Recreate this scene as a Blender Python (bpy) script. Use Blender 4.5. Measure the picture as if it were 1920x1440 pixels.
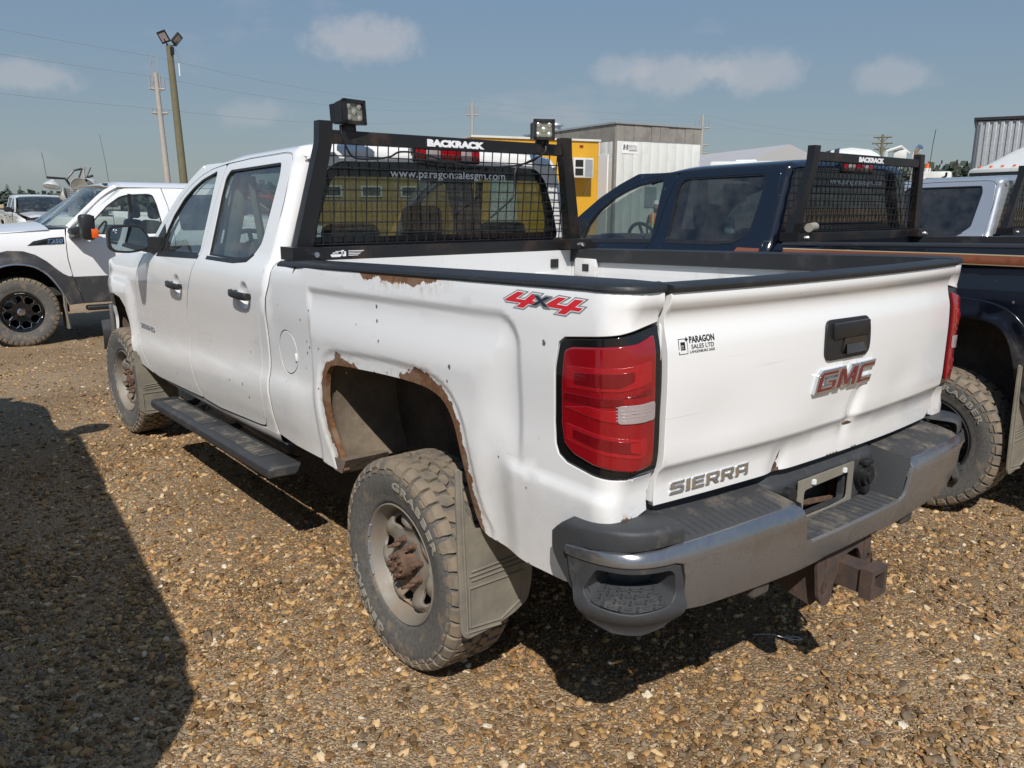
import bpy, bmesh, math, random
from mathutils import Vector, Matrix, noise, geometry
random.seed(7)
for o in list(bpy.data.objects): bpy.data.objects.remove(o)
SC = bpy.context.scene
COL = SC.collection
R = math.radians
# ---------------------------------------------------------------- camera
cam_d = bpy.data.cameras.new('camera'); cam = bpy.data.objects.new('camera', cam_d); COL.objects.link(cam)
CAM = Vector((-2.3244, -1.2927, 1.6624)); YAW, PIT, ROL, FPX = -0.6756, 0.2216, 0.0041, 1489.95
fwd = Vector((-math.sin(YAW)*math.cos(PIT), math.cos(YAW)*math.cos(PIT), -math.sin(PIT)))
rgt = Vector((math.cos(YAW), math.sin(YAW), 0)); upv = rgt.cross(fwd)
r2 = rgt*math.cos(ROL)+upv*math.sin(ROL); u2 = upv*math.cos(ROL)-rgt*math.sin(ROL)
cam.matrix_world = Matrix(((r2.x,u2.x,-fwd.x,CAM.x),(r2.y,u2.y,-fwd.y,CAM.y),(r2.z,u2.z,-fwd.z,CAM.z),(0,0,0,1)))
cam_d.sensor_width = 36.0; cam_d.sensor_fit = 'HORIZONTAL'; cam_d.lens = FPX*36.0/1920.0
cam_d.clip_start = 0.05; cam_d.clip_end = 4000
SC.camera = cam
SC.render.resolution_x = 1024; SC.render.resolution_y = 768
# ---------------------------------------------------------------- sun, sky, exposure
SUNV = Vector((0.61, 0.76, -1.0)).normalized()            # direction the light travels
sun_d = bpy.data.lights.new('sun', 'SUN'); sun = bpy.data.objects.new('sun', sun_d); COL.objects.link(sun)
sun_d.energy = 4.3; sun_d.angle = R(0.55); sun_d.color = (1.0, 0.955, 0.90)
sun.rotation_euler = SUNV.to_track_quat('-Z', 'Y').to_euler(); sun.location = (-30, -38, 50)
SUN_EL = math.asin(-SUNV.z); SUN_AZ = math.atan2(-SUNV.x, -SUNV.y)
world = bpy.data.worlds.new('World'); SC.world = world; world.use_nodes = True
wn, wl = world.node_tree.nodes, world.node_tree.links
wn.clear()
w_out = wn.new('ShaderNodeOutputWorld'); w_bg = wn.new('ShaderNodeBackground'); w_bg.inputs[1].default_value = 0.068
w_sky = wn.new('ShaderNodeTexSky'); w_sky.sky_type = 'NISHITA'; w_sky.sun_disc = False
w_sky.sun_elevation = SUN_EL; w_sky.sun_rotation = SUN_AZ
w_sky.altitude = 300; w_sky.air_density = 1.2; w_sky.dust_density = 1.0; w_sky.ozone_density = 1.6
w_tc = wn.new('ShaderNodeTexCoord')
w_map = wn.new('ShaderNodeMapping'); w_map.inputs['Scale'].default_value = (1.0, 1.0, 2.6)
w_n1 = wn.new('ShaderNodeTexNoise'); w_n1.inputs['Scale'].default_value = 5.2; w_n1.inputs['Detail'].default_value = 6; w_n1.inputs['Roughness'].default_value = 0.55
w_r1 = wn.new('ShaderNodeMapRange'); w_r1.inputs[1].default_value = 0.57; w_r1.inputs[2].default_value = 0.72; w_r1.inputs[4].default_value = 0.30
w_mix = wn.new('ShaderNodeMixRGB'); w_mix.inputs[2].default_value = (6.6, 6.5, 7.0, 1)
wl.new(w_tc.outputs['Generated'], w_map.inputs[0]); wl.new(w_map.outputs[0], w_n1.inputs['Vector'])
wl.new(w_n1.outputs[0], w_r1.inputs[0]); wl.new(w_r1.outputs[0], w_mix.inputs[0]); w_sep = wn.new('ShaderNodeSeparateXYZ'); wl.new(w_tc.outputs['Generated'], w_sep.inputs[0])
w_el = wn.new('ShaderNodeMapRange'); w_el.inputs[1].default_value = 0.0; w_el.inputs[2].default_value = 0.40; wl.new(w_sep.outputs[2], w_el.inputs[0])
w_hz = wn.new('ShaderNodeMixRGB'); w_hz.inputs[1].default_value = (3.6, 4.5, 5.0, 1); w_hz.inputs[2].default_value = (2.05, 3.9, 6.8, 1); wl.new(w_el.outputs[0], w_hz.inputs[0])
w_m2 = wn.new('ShaderNodeMixRGB'); w_m2.inputs[0].default_value = 0.72; wl.new(w_sky.outputs[0], w_m2.inputs[1]); wl.new(w_hz.outputs[0], w_m2.inputs[2])
# a few separate fair-weather puffs, low over the horizon
w_prev = w_m2.outputs[0]
w_nz = wn.new('ShaderNodeTexNoise'); w_nz.inputs['Scale'].default_value = 22; w_nz.inputs['Detail'].default_value = 6; w_nz.inputs['Roughness'].default_value = 0.6
wl.new(w_tc.outputs['Generated'], w_nz.inputs['Vector'])
for cx, cy, cz, rad, amt in ((.4665,.8659,.1806,.085,.62),(.7548,.6396,.1459,.075,.5),(.8053,.5743,.1473,.075,.5),(.8846,.4456,.1374,.055,.4),(.1453,.9815,.1246,.06,.5),(.7086,.6885,.1541,.05,.4),(.366,.9253,.0992,.05,.3),(-.3,.93,.2,.09,.5),(.97,.1,.17,.08,.5),(-.8,.55,.16,.08,.5),(.75,-.6,.2,.09,.5),(-.2,-.95,.17,.08,.5),(-.93,-.2,.22,.08,.5)):
    w_v = wn.new('ShaderNodeVectorMath'); w_v.operation = 'SUBTRACT'; w_v.inputs[1].default_value = (cx, cy, cz); wl.new(w_tc.outputs['Generated'], w_v.inputs[0])
    w_s = wn.new('ShaderNodeVectorMath'); w_s.operation = 'MULTIPLY'; w_s.inputs[1].default_value = (1, 1, 2.5); wl.new(w_v.outputs[0], w_s.inputs[0])
    w_l = wn.new('ShaderNodeVectorMath'); w_l.operation = 'LENGTH'; wl.new(w_s.outputs[0], w_l.inputs[0])
    w_a = wn.new('ShaderNodeMapRange'); w_a.inputs[1].default_value = 0; w_a.inputs[2].default_value = rad * 1.45; w_a.inputs[3].default_value = 0.62; w_a.inputs[4].default_value = -0.20; w_a.clamp = False; wl.new(w_l.outputs['Value'], w_a.inputs[0])
    w_b = wn.new('ShaderNodeMath'); w_b.operation = 'ADD'; wl.new(w_a.outputs[0], w_b.inputs[0]); wl.new(w_nz.outputs[0], w_b.inputs[1])
    w_c = wn.new('ShaderNodeMapRange'); w_c.inputs[1].default_value = 0.56; w_c.inputs[2].default_value = 0.95; w_c.inputs[4].default_value = amt * 0.8; w_c.interpolation_type = 'SMOOTHSTEP'; wl.new(w_b.outputs[0], w_c.inputs[0])
    w_p = wn.new('ShaderNodeMixRGB'); w_p.inputs[2].default_value = (7.6, 7.4, 7.7, 1); wl.new(w_c.outputs[0], w_p.inputs[0]); wl.new(w_prev, w_p.inputs[1]); w_prev = w_p.outputs[0]
wl.new(w_prev, w_mix.inputs[1])
wl.new(w_mix.outputs[0], w_bg.inputs[0]); wl.new(w_bg.outputs[0], w_out.inputs[0])
SC.view_settings.view_transform = 'Standard'; SC.view_settings.look = 'None'
SC.view_settings.exposure = 0.10; SC.view_settings.gamma = 1.0; SC.view_settings.use_curve_mapping = False
# ---------------------------------------------------------------- helpers: meshes
def tag(o, label=None, cat=None, group=None, kind=None):
    if label: o['label'] = label
    if cat: o['category'] = cat
    if group: o['group'] = group
    if kind: o['kind'] = kind
    return o
def empty(name, loc=(0,0,0), rz=0.0, parent=None):
    o = bpy.data.objects.new(name, None); COL.objects.link(o); o.location = loc; o.rotation_euler = (0,0,rz)
    o.empty_display_size = 0.3
    if parent: o.parent = parent
    return o
def link(name, me, mat, parent=None):
    o = bpy.data.objects.new(name, me); COL.objects.link(o)
    if mat is not None and not me.materials: me.materials.append(mat)
    if parent: o.parent = parent
    return o
class MB:
    def __init__(s): s.v=[]; s.f=[]
    def add(s, vs, fs):
        k=len(s.v); s.v+= [tuple(v) for v in vs]; s.f+=[tuple(i+k for i in f) for f in fs]; return s
    def box(s, c, d, rot=None, bev=0.0):
        bm=bmesh.new(); bmesh.ops.create_cube(bm,size=1.0)
        for v in bm.verts: v.co=Vector((v.co.x*d[0],v.co.y*d[1],v.co.z*d[2]))
        if bev>0: bmesh.ops.bevel(bm,geom=list(bm.edges),offset=bev,segments=2,profile=.5,affect='EDGES')
        M=Matrix.Translation(c)
        if rot is not None: M=M@(rot.to_4x4() if hasattr(rot,'to_4x4') else Matrix.Rotation(rot,4,'Z'))
        return s.bm(bm,M)
    def bm(s,bm,M=None):
        bm.verts.index_update()
        s.add([(M@v.co if M else v.co) for v in bm.verts],[[v.index for v in f.verts] for f in bm.faces]); bm.free(); return s
    def tube(s, pts, r, n=8, cap=True):
        pts=[Vector(p) for p in pts]; rs=r if isinstance(r,(list,tuple)) else [r]*len(pts)
        rings=[]; t0=(pts[1]-pts[0]).normalized(); a=Vector((0,0,1)) if abs(t0.z)<.9 else Vector((1,0,0)); nx=t0.cross(a).normalized()
        for i,p in enumerate(pts):
            if i==0: t=pts[1]-pts[0]
            elif i==len(pts)-1: t=pts[-1]-pts[-2]
            else: t=(pts[i+1]-pts[i]).normalized()+(pts[i]-pts[i-1]).normalized()
            t=t.normalized() if t.length>1e-9 else t0
            nx=(nx-t*nx.dot(t)).normalized(); ny=t.cross(nx)
            rings.append([p+(nx*math.cos(2*math.pi*k/n)+ny*math.sin(2*math.pi*k/n))*rs[i] for k in range(n)])
        vs=[v for rg in rings for v in rg]; fs=[]
        for i in range(len(pts)-1):
            for k in range(n): fs.append((i*n+k,i*n+(k+1)%n,(i+1)*n+(k+1)%n,(i+1)*n+k))
        if cap: fs.append(tuple(range(n))[::-1]); fs.append(tuple((len(pts)-1)*n+k for k in range(n)))
        return s.add(vs,fs)
    def cyl(s,a,b,r,n=16,r2=None): return s.tube([a,b],[r,r if r2 is None else r2],n)
    def prism(s, poly, fn, d0, d1):
        """poly 2D, fn(u,v,d)->xyz, extruded from d0 to d1"""
        n=len(poly); vs=[fn(u,v,d0) for u,v in poly]+[fn(u,v,d1) for u,v in poly]
        fs=[tuple(range(n))[::-1],tuple(range(n,2*n))]+[(i,(i+1)%n,n+(i+1)%n,n+i) for i in range(n)]
        return s.add(vs,fs)
    def lathe(s, prof, fn, n=48, closed=False):
        """prof [(r,h)], fn(r,ang,h)->xyz"""
        m=len(prof); vs=[fn(r,2*math.pi*k/n,h) for k in range(n) for r,h in prof]; fs=[]
        for k in range(n):
            for i in range(m-1 if not closed else m):
                j=(i+1)%m; fs.append((k*m+i,k*m+j,((k+1)%n)*m+j,((k+1)%n)*m+i))
        return s.add(vs,fs)
    def grid(s, nu, nv, fn):
        vs=[fn(i/(nu-1),j/(nv-1)) for i in range(nu) for j in range(nv)]
        fs=[(i*nv+j,(i+1)*nv+j,(i+1)*nv+j+1,i*nv+j+1) for i in range(nu-1) for j in range(nv-1)]
        return s.add(vs,fs)
    def mesh(s, name, mat=None, smooth=30, recalc=True):
        me=bpy.data.meshes.new(name); me.from_pydata(s.v,[],s.f); 
        if recalc:
            bm=bmesh.new(); bm.from_mesh(me); bmesh.ops.recalc_face_normals(bm,faces=bm.faces); bm.to_mesh(me); bm.free()
        if smooth:
            me.polygons.foreach_set('use_smooth',[True]*len(me.polygons)); me.set_sharp_from_angle(angle=R(smooth))
        me.update()
        if mat: me.materials.append(mat)
        return me
    def obj(s, name, mat, parent=None, smooth=30, recalc=True):
        return link(name, s.mesh(name,mat,smooth,recalc), mat, parent)
def inpoly(p, poly):
    x,y=p; c=False; n=len(poly); j=n-1
    for i in range(n):
        xi,yi=poly[i]; xj,yj=poly[j]
        if (yi>y)!=(yj>y) and x<(xj-xi)*(y-yi)/(yj-yi)+xi: c=not c
        j=i
    return c
def area(p): return .5*sum(p[i][0]*p[(i+1)%len(p)][1]-p[(i+1)%len(p)][0]*p[i][1] for i in range(len(p)))
def segd(p,a,b):
    ax,ay=a; bx,by=b; dx,dy=bx-ax,by-ay; L=dx*dx+dy*dy
    t=0 if L==0 else max(0,min(1,((p[0]-ax)*dx+(p[1]-ay)*dy)/L))
    return math.hypot(p[0]-ax-t*dx,p[1]-ay-t*dy)
def polyd(p,poly,closed=True):
    n=len(poly); return min(segd(p,poly[i],poly[(i+1)%n]) for i in range(n if closed else n-1))
def resample(poly, step, closed=True):
    out=[]; n=len(poly)
    for i in range(n if closed else n-1):
        a=poly[i]; b=poly[(i+1)%n]; L=math.hypot(b[0]-a[0],b[1]-a[1]); k=max(1,int(math.ceil(L/step)))
        for j in range(k): out.append((a[0]+(b[0]-a[0])*j/k,a[1]+(b[1]-a[1])*j/k))
    if not closed: out.append(poly[-1])
    return out
def rounded(poly, r, seg=4):
    """round the corners of a 2D polygon; r number or list"""
    n=len(poly); out=[]
    for i in range(n):
        p0=Vector(poly[i-1]); p=Vector(poly[i]); p1=Vector(poly[(i+1)%n]); rr=r[i] if isinstance(r,(list,tuple)) else r
        a=(p0-p); b=(p1-p); la,lb=a.length,b.length
        d=min(rr,la*.48,lb*.48)
        if d<1e-5: out.append(tuple(p)); continue
        a=p+a/la*d; b=p+b/lb*d
        for k in range(seg+1):
            t=k/seg; q=a*(1-t)**2+p*2*t*(1-t)+b*t*t; out.append((q.x,q.y))
    return out
def smoothpoly(poly, closed=True, seg=4):
    """Catmull-Rom through the points"""
    n=len(poly); out=[]
    for i in range(n if closed else n-1):
        if closed: p=[poly[(i+k-1)%n] for k in range(4)]
        else: p=[poly[max(0,min(n-1,i+k-1))] for k in range(4)]
        for s_ in range(seg):
            t=s_/seg
            out.append(tuple(.5*(2*p[1][c]+(p[2][c]-p[0][c])*t+(2*p[0][c]-5*p[1][c]+4*p[2][c]-p[3][c])*t*t+(3*p[1][c]-p[0][c]-3*p[2][c]+p[3][c])*t**3) for c in (0,1)))
    if not closed: out.append(poly[-1])
    return out
def inset(poly, d):
    n=len(poly); s=1 if area(poly)>0 else -1; out=[]
    for i in range(n):
        a=Vector(poly[i-1]); p=Vector(poly[i]); b=Vector(poly[(i+1)%n])
        e1=(p-a); e2=(b-p)
        if e1.length<1e-9 or e2.length<1e-9: out.append(tuple(p)); continue
        e1.normalize(); e2.normalize(); n1=Vector((-e1.y,e1.x))*s; n2=Vector((-e2.y,e2.x))*s
        m=(n1+n2); 
        if m.length<1e-6: m=n1
        m.normalize(); k=d/max(.35,m.dot(n1)); q=p+m*k; out.append((q.x,q.y))
    return out
def panel(name, outer, fn, mat, parent=None, holes=(), res=.05, edge=None, gap=.003, rnd=.002, depth=.022, flip=False, attrs=None, mirror=False, refine=None, me_only=False):
    """a sheet with thickness at its rim: outline in (u,v), fn(u,v)->xyz, holes cut out, rim turned inward; analytic smooth normals"""
    edge=edge or res*.5
    loops=[]
    o=resample(list(outer),edge); o=inset(o,gap) if gap else o
    if area(o)<0: o=o[::-1]
    loops.append(o)
    for h in holes:
        hh=resample(list(h),edge)
        if area(hh)>0: hh=hh[::-1]
        loops.append(hh)
    V=[]; E=[]; rim=[]
    for L in loops:
        k=len(V); n=len(L); V+=L; E+=[(k+i,k+(i+1)%n) for i in range(n)]; rim.append(range(k,k+n))
    if rnd:
        for li,L in enumerate(loops):
            L2=inset(L,rnd) if area(L)>0 else inset(L,-rnd)
            ok=[p for p in L2 if inpoly(p,loops[0]) and not any(inpoly(p,h) for h in loops[1:])]
            V+=ok
    nb=len(V)
    xs=[p[0] for p in loops[0]]; ys=[p[1] for p in loops[0]]
    def fill(step,cond,keep):
        ny=int((max(ys)-min(ys))/(step*.87))+2
        for j in range(ny):
            y=min(ys)+j*step*.87
            for i in range(int((max(xs)-min(xs))/step)+2):
                x=min(xs)+i*step+(j%2)*step*.5
                if not cond((x,y)): continue
                if not inpoly((x,y),loops[0]) or any(inpoly((x,y),h) for h in loops[1:]): continue
                if min(polyd((x,y),L) for L in loops)<keep: continue
                V.append((x,y))
    if refine:
        fill(res,lambda p: not refine[0](p),edge*.7); fill(refine[1],refine[0],max(rnd*1.6,refine[1]*.5))
    else: fill(res,lambda p: True,max(edge*.6,rnd*1.6))
    vv,ee,ff,*_=geometry.delaunay_2d_cdt([Vector(p) for p in V],E,[],0,1e-6)
    vv=[(p.x,p.y) for p in vv]
    tris=[]
    for f in ff:
        c=(sum(vv[i][0] for i in f)/3,sum(vv[i][1] for i in f)/3)
        if inpoly(c,loops[0]) and not any(inpoly(c,h) for h in loops[1:]):
            a=area([vv[i] for i in f])
            tris.append(tuple(f) if a>0 else tuple(f)[::-1])
    def nrm(u,v):
        e=.004
        a=Vector(fn(u+e,v))-Vector(fn(u-e,v)); b=Vector(fn(u,v+e))-Vector(fn(u,v-e)); c=a.cross(b)
        return c.normalized() if c.length>1e-12 else Vector((0,0,1))
    sg=-1 if flip else 1
    P=[Vector(fn(*p)) for p in vv]; N=[nrm(*p)*sg for p in vv]
    key={(round(p[0],5),round(p[1],5)):i for i,p in enumerate(vv)}
    extra=[]; en=[]; ef=[]; eidx=[]
    for li,L in enumerate(loops):
        idx=[key.get((round(p[0],5),round(p[1],5))) for p in L]
        if any(i is None for i in idx):
            idx=[i if i is not None else min(range(len(vv)),key=lambda q:(vv[q][0]-p[0])**2+(vv[q][1]-p[1])**2) for i,p in zip(idx,L)]
        n=len(idx); base=len(P)+len(extra)
        outs=[]
        for a in range(n):
            t=(P[idx[(a+1)%n]]-P[idx[a-1]])
            t=t.normalized() if t.length>1e-9 else Vector((1,0,0)); ou=t.cross(N[idx[a]])*sg; outs.append(ou.normalized() if ou.length>1e-9 else N[idx[a]])
        if depth:
            for a in range(n): extra.append(P[idx[a]]-N[idx[a]]*(rnd*.6)); en.append(outs[a]); eidx.append(idx[a])
            for a in range(n): extra.append(P[idx[a]]-N[idx[a]]*depth); en.append(outs[a]); eidx.append(idx[a])
            for a in range(n):
                b=(a+1)%n; q=(base+a,base+n+a,base+n+b,base+b); ef.append(q)
        if rnd:
            for a in range(n):
                P[idx[a]]=P[idx[a]]-N[idx[a]]*(rnd*.6); 
            for a in range(n): N[idx[a]]=(N[idx[a]]+outs[a]*.9).normalized()
    AV=P+extra; AN=N+en
    F=[t if not flip else t[::-1] for t in tris]+ef
    if mirror:
        AV=[Vector((-p.x,p.y,p.z)) for p in AV]; AN=[Vector((-q.x,q.y,q.z)) for q in AN]; F=[f[::-1] for f in F]
    me=bpy.data.meshes.new(name); me.from_pydata([tuple(p) for p in AV],[],F)
    # make winding agree with the wanted normals
    me.polygons.foreach_set('use_smooth',[True]*len(me.polygons)); me.update()
    bm=bmesh.new(); bm.from_mesh(me); bm.verts.ensure_lookup_table()
    bad=[f for f in bm.faces if f.normal.dot(sum((AN[v.index] for v in f.verts),Vector()))<0]
    bmesh.ops.reverse_faces(bm,faces=bad); bm.to_mesh(me); bm.free()
    me.normals_split_custom_set_from_vertices([tuple(q) for q in AN])
    if attrs:
        for an,af in attrs.items():
            at=me.attributes.new(an,'FLOAT','POINT'); vals=[af(*p) for p in vv]
            full=vals+[vals[i] for i in eidx]
            at.data.foreach_set('value',full)
    me.update()
    if me_only: me.materials.append(mat); return me
    return link(name, me, mat, parent)
def text_mesh(txt, name, size=1.0, fn=None, ext=0.0, shear=0.0, bold=0.0, sx=1.0, align='LEFT', res=3, back=True, spacing=1.0):
    cu=bpy.data.curves.new(name,'FONT'); cu.body=txt; cu.size=size; cu.shear=shear; cu.offset=bold; cu.resolution_u=res; cu.align_x=align; cu.space_character=spacing
    o=bpy.data.objects.new('tmp_text',cu); COL.objects.link(o)
    dg=bpy.context.evaluated_depsgraph_get(); me0=bpy.data.meshes.new_from_object(o.evaluated_get(dg))
    bpy.data.objects.remove(o); bpy.data.curves.remove(cu)
    V=[(v.co.x*sx,v.co.y) for v in me0.vertices]; F=[tuple(p.vertices) for p in me0.polygons]
    bpy.data.meshes.remove(me0)
    return V,F
def flat_text(txt, name, fn, mat, parent, w=None, h=None, x0=0.0, y0=0.0, d=.0012, shear=0.0, bold=0.0, align='LEFT', sub=None, spacing=1.0, smooth=0):
    """lettering laid on a surface: fn(u,v,d)->xyz; fitted to width w and height h, lower-left corner x0,y0 ; raised by d with sides"""
    V,F=text_mesh(txt,name,1.0,shear=shear,bold=bold,spacing=spacing)
    xs=[v[0] for v in V]; ys=[v[1] for v in V]
    X0,X1,Y0,Y1=min(xs),max(xs),min(ys),max(ys)
    if w is None: k=h/(Y1-Y0); kx=ky=k
    elif h is None: k=w/(X1-X0); kx=ky=k
    else: kx=w/(X1-X0); ky=h/(Y1-Y0)
    P=[(x0+(v[0]-X0)*kx,y0+(v[1]-Y0)*ky) for v in V]
    mb=MB(); n=len(P)
    cnt={}
    for f in F:
        for i in range(len(f)):
            a,b=f[i],f[(i+1)%len(f)]; cnt[(a,b)]=1
    fs=list(F); rim=[(a,b) for (a,b) in cnt if (b,a) not in cnt]
    mb.add([fn(p[0],p[1],d) for p in P]+[fn(p[0],p[1],0.0002) for p in P], [tuple(f) for f in F]+[(b,a,n+a,n+b) for a,b in rim])
    return mb.obj(name,mat,parent,smooth=smooth,recalc=True)
def copy_tree(o, parent=None, skip=(), mats=None, rename=None):
    if o.name.split('.')[0] in skip: return None
    c=o.copy(); COL.objects.link(c)
    if parent: c.parent=parent
    if mats and c.type=='MESH':
        for i,sl in enumerate(c.material_slots):
            nm=sl.material.name if sl.material else ''
            if nm in mats: sl.link='OBJECT'; sl.material=mats[nm]
    for ch in list(o.children): copy_tree(ch,c,skip,mats)
    return c
# ---------------------------------------------------------------- helpers: materials
MATS={}
def newmat(name):
    m=bpy.data.materials.new(name); m.use_nodes=True; MATS[name]=m
    nt=m.node_tree; return m, nt, nt.nodes['Principled BSDF']
def N(nt,t,**kw):
    n=nt.nodes.new(t)
    for k,v in kw.items():
        if hasattr(n,k): setattr(n,k,v)
        else: n.inputs[k].default_value=v
    return n
def L(nt,a,b): nt.links.new(a,b)
def objco(nt,scale=None):
    tc=N(nt,'ShaderNodeTexCoord'); return tc.outputs['Object']
def noise_(nt,vec,scale,detail=4,rough=.55):
    n=N(nt,'ShaderNodeTexNoise'); n.inputs['Scale'].default_value=scale; n.inputs['Detail'].default_value=detail; n.inputs['Roughness'].default_value=rough
    if vec is not None: L(nt,vec,n.inputs['Vector'])
    return n.outputs[0]
def ramp(nt,fac,a,b,lo=0.0,hi=1.0):
    r=N(nt,'ShaderNodeMapRange'); r.inputs[1].default_value=a; r.inputs[2].default_value=b; r.inputs[3].default_value=lo; r.inputs[4].default_value=hi
    L(nt,fac,r.inputs[0]); return r.outputs[0]
def mix(nt,fac,a,b):
    m=N(nt,'ShaderNodeMixRGB')
    for s,x in ((0,fac),(1,a),(2,b)):
        if hasattr(x,'is_output'): L(nt,x,m.inputs[s])
        elif s==0: m.inputs[0].default_value=x
        else: m.inputs[s].default_value=(x[0],x[1],x[2],1)
    return m.outputs[0]
def math_(nt,op,a,b=None,c=None):
    m=N(nt,'ShaderNodeMath',operation=op)
    for s,x in ((0,a),(1,b),(2,c)):
        if x is None: continue
        if hasattr(x,'is_output'): L(nt,x,m.inputs[s])
        else: m.inputs[s].default_value=x
    return m.outputs[0]
def bump(nt,h,strength=.3,dist=.01):
    b=N(nt,'ShaderNodeBump'); b.inputs['Strength'].default_value=strength; b.inputs['Distance'].default_value=dist; L(nt,h,b.inputs['Height']); return b.outputs[0]
def sepz(nt,vec,i=2):
    s=N(nt,'ShaderNodeSeparateXYZ'); L(nt,vec,s.inputs[0]); return s.outputs[i]
def simple(name,col,rough=.5,metal=0.0,var=.15,scale=8.0,bmp=0.0,coat=0.0,dirt=None,spec=.5,bscale=60):
    """base colour with noise variation, optional dirt (colour, amount) and fine relief"""
    m,nt,p=newmat(name); v=objco(nt)
    c2=tuple(max(0,x*(1-var)) for x in col); c1=tuple(min(1,x*(1+var*.6)) for x in col)
    c=mix(nt,noise_(nt,v,scale,5),c2,c1)
    rr=rough
    if dirt:
        f=ramp(nt,noise_(nt,v,scale*.7,9,.70),.60-dirt[1]*.4,.86-dirt[1]*.25,0,.85); c=mix(nt,f,c,dirt[0])
        L(nt,ramp(nt,f,0,1,rough,min(1,rough+.3)),p.inputs['Roughness'])
    else: L(nt,ramp(nt,noise_(nt,v,scale*2,3),.3,.7,rough*.85,min(1,rough*1.15)),p.inputs['Roughness'])
    L(nt,c,p.inputs['Base Color']); p.inputs['Metallic'].default_value=metal; p.inputs['Coat Weight'].default_value=coat
    p.inputs['Specular IOR Level'].default_value=spec
    if bmp: L(nt,bump(nt,noise_(nt,v,bscale,4),bmp,.004),p.inputs['Normal'])
    return m
DUST=(.33,.27,.20)
def car_paint(name,col,rough=.22,metal=0.0,rust=False,dirt=.62,chips=True,flake=False):
    m,nt,p=newmat(name); v=objco(nt); z=sepz(nt,v)
    c=mix(nt,noise_(nt,v,3,4),tuple(x*.97 for x in col),col)
    # dust thrown up from the gravel on the low parts
    n=noise_(nt,v,5,8,.62); zz=math_(nt,'ADD',z,ramp(nt,n,.3,.7,-.22,.22))
    f=ramp(nt,zz,.95,.52,0,dirt); n2=noise_(nt,v,28,5,.6); f=math_(nt,'MULTIPLY',f,ramp(nt,n2,.3,.7,.55,1.0))
    c=mix(nt,f,c,(.46,.42,.35))
    ro=ramp(nt,f,0,.6,rough,.7)
    coat=ramp(nt,f,0,.4,.7,.1)
    if chips:
        vo=N(nt,'ShaderNodeTexVoronoi'); vo.inputs['Scale'].default_value=11; L(nt,v,vo.inputs['Vector'])
        cs=sepz(nt,vo.outputs['Color'],0); sel=math_(nt,'GREATER_THAN',cs,.86); sz=ramp(nt,sepz(nt,vo.outputs['Color'],1),0,1,.012,.05)
        ch=math_(nt,'MULTIPLY',math_(nt,'LESS_THAN',vo.outputs['Distance'],sz),sel)
        c=mix(nt,ch,c,(.16,.14,.13))
        # thin scratches
        mp=N(nt,'ShaderNodeMapping'); mp.inputs['Scale'].default_value=(1,9,70); L(nt,v,mp.inputs[0])
        sc=ramp(nt,noise_(nt,mp.outputs[0],1.6,2),.74,.76,0,.25); c=mix(nt,sc,c,(.45,.45,.45))
    if rust:
        at=N(nt,'ShaderNodeAttribute'); at.attribute_name='rustd'
        nn=noise_(nt,v,38,6,.65); nm=noise_(nt,v,9,3,.5)
        d=math_(nt,'ADD',at.outputs['Fac'],ramp(nt,nn,.25,.75,-.010,.010)); d=math_(nt,'ADD',d,ramp(nt,nm,.3,.7,-.014,.014))
        rm=ramp(nt,d,.0015,-.0015)
        rcol=mix(nt,ramp(nt,noise_(nt,v,60,6,.7),.3,.7),(.075,.032,.014),(.23,.105,.045)); rcol=mix(nt,ramp(nt,noise_(nt,v,14,4),.45,.65),rcol,(.21,.135,.085))
        st=math_(nt,'MULTIPLY',ramp(nt,d,.045,.0),ramp(nt,noise_(nt,v,30,6,.7),.5,.66)); 
        c=mix(nt,math_(nt,'MULTIPLY',st,.55),c,(.46,.25,.085))
        ed=math_(nt,'MULTIPLY',ramp(nt,d,.004,.0015),ramp(nt,d,-.001,.0015)); 
        c=mix(nt,rm,c,rcol); ro=mix(nt,rm,ro,(.9,.9,.9)); coat=math_(nt,'MULTIPLY',coat,ramp(nt,rm,0,1,1,0))
        bb=math_(nt,'MULTIPLY',ramp(nt,d,.05,.004),ramp(nt,noise_(nt,v,75,2,.4),.52,.66)); hh=math_(nt,'ADD',math_(nt,'ADD',math_(nt,'MULTIPLY',ramp(nt,rm,0,1,1,0),.6),math_(nt,'MULTIPLY',bb,.15)),math_(nt,'MULTIPLY',math_(nt,'MULTIPLY',nn,rm),.6))
        L(nt,bump(nt,hh,.6,.003),p.inputs['Normal'])
    L(nt,c,p.inputs['Base Color']); L(nt,ro,p.inputs['Roughness']); L(nt,coat,p.inputs['Coat Weight']); p.inputs['Coat Roughness'].default_value=.06
    p.inputs['Metallic'].default_value=metal
    return m
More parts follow.
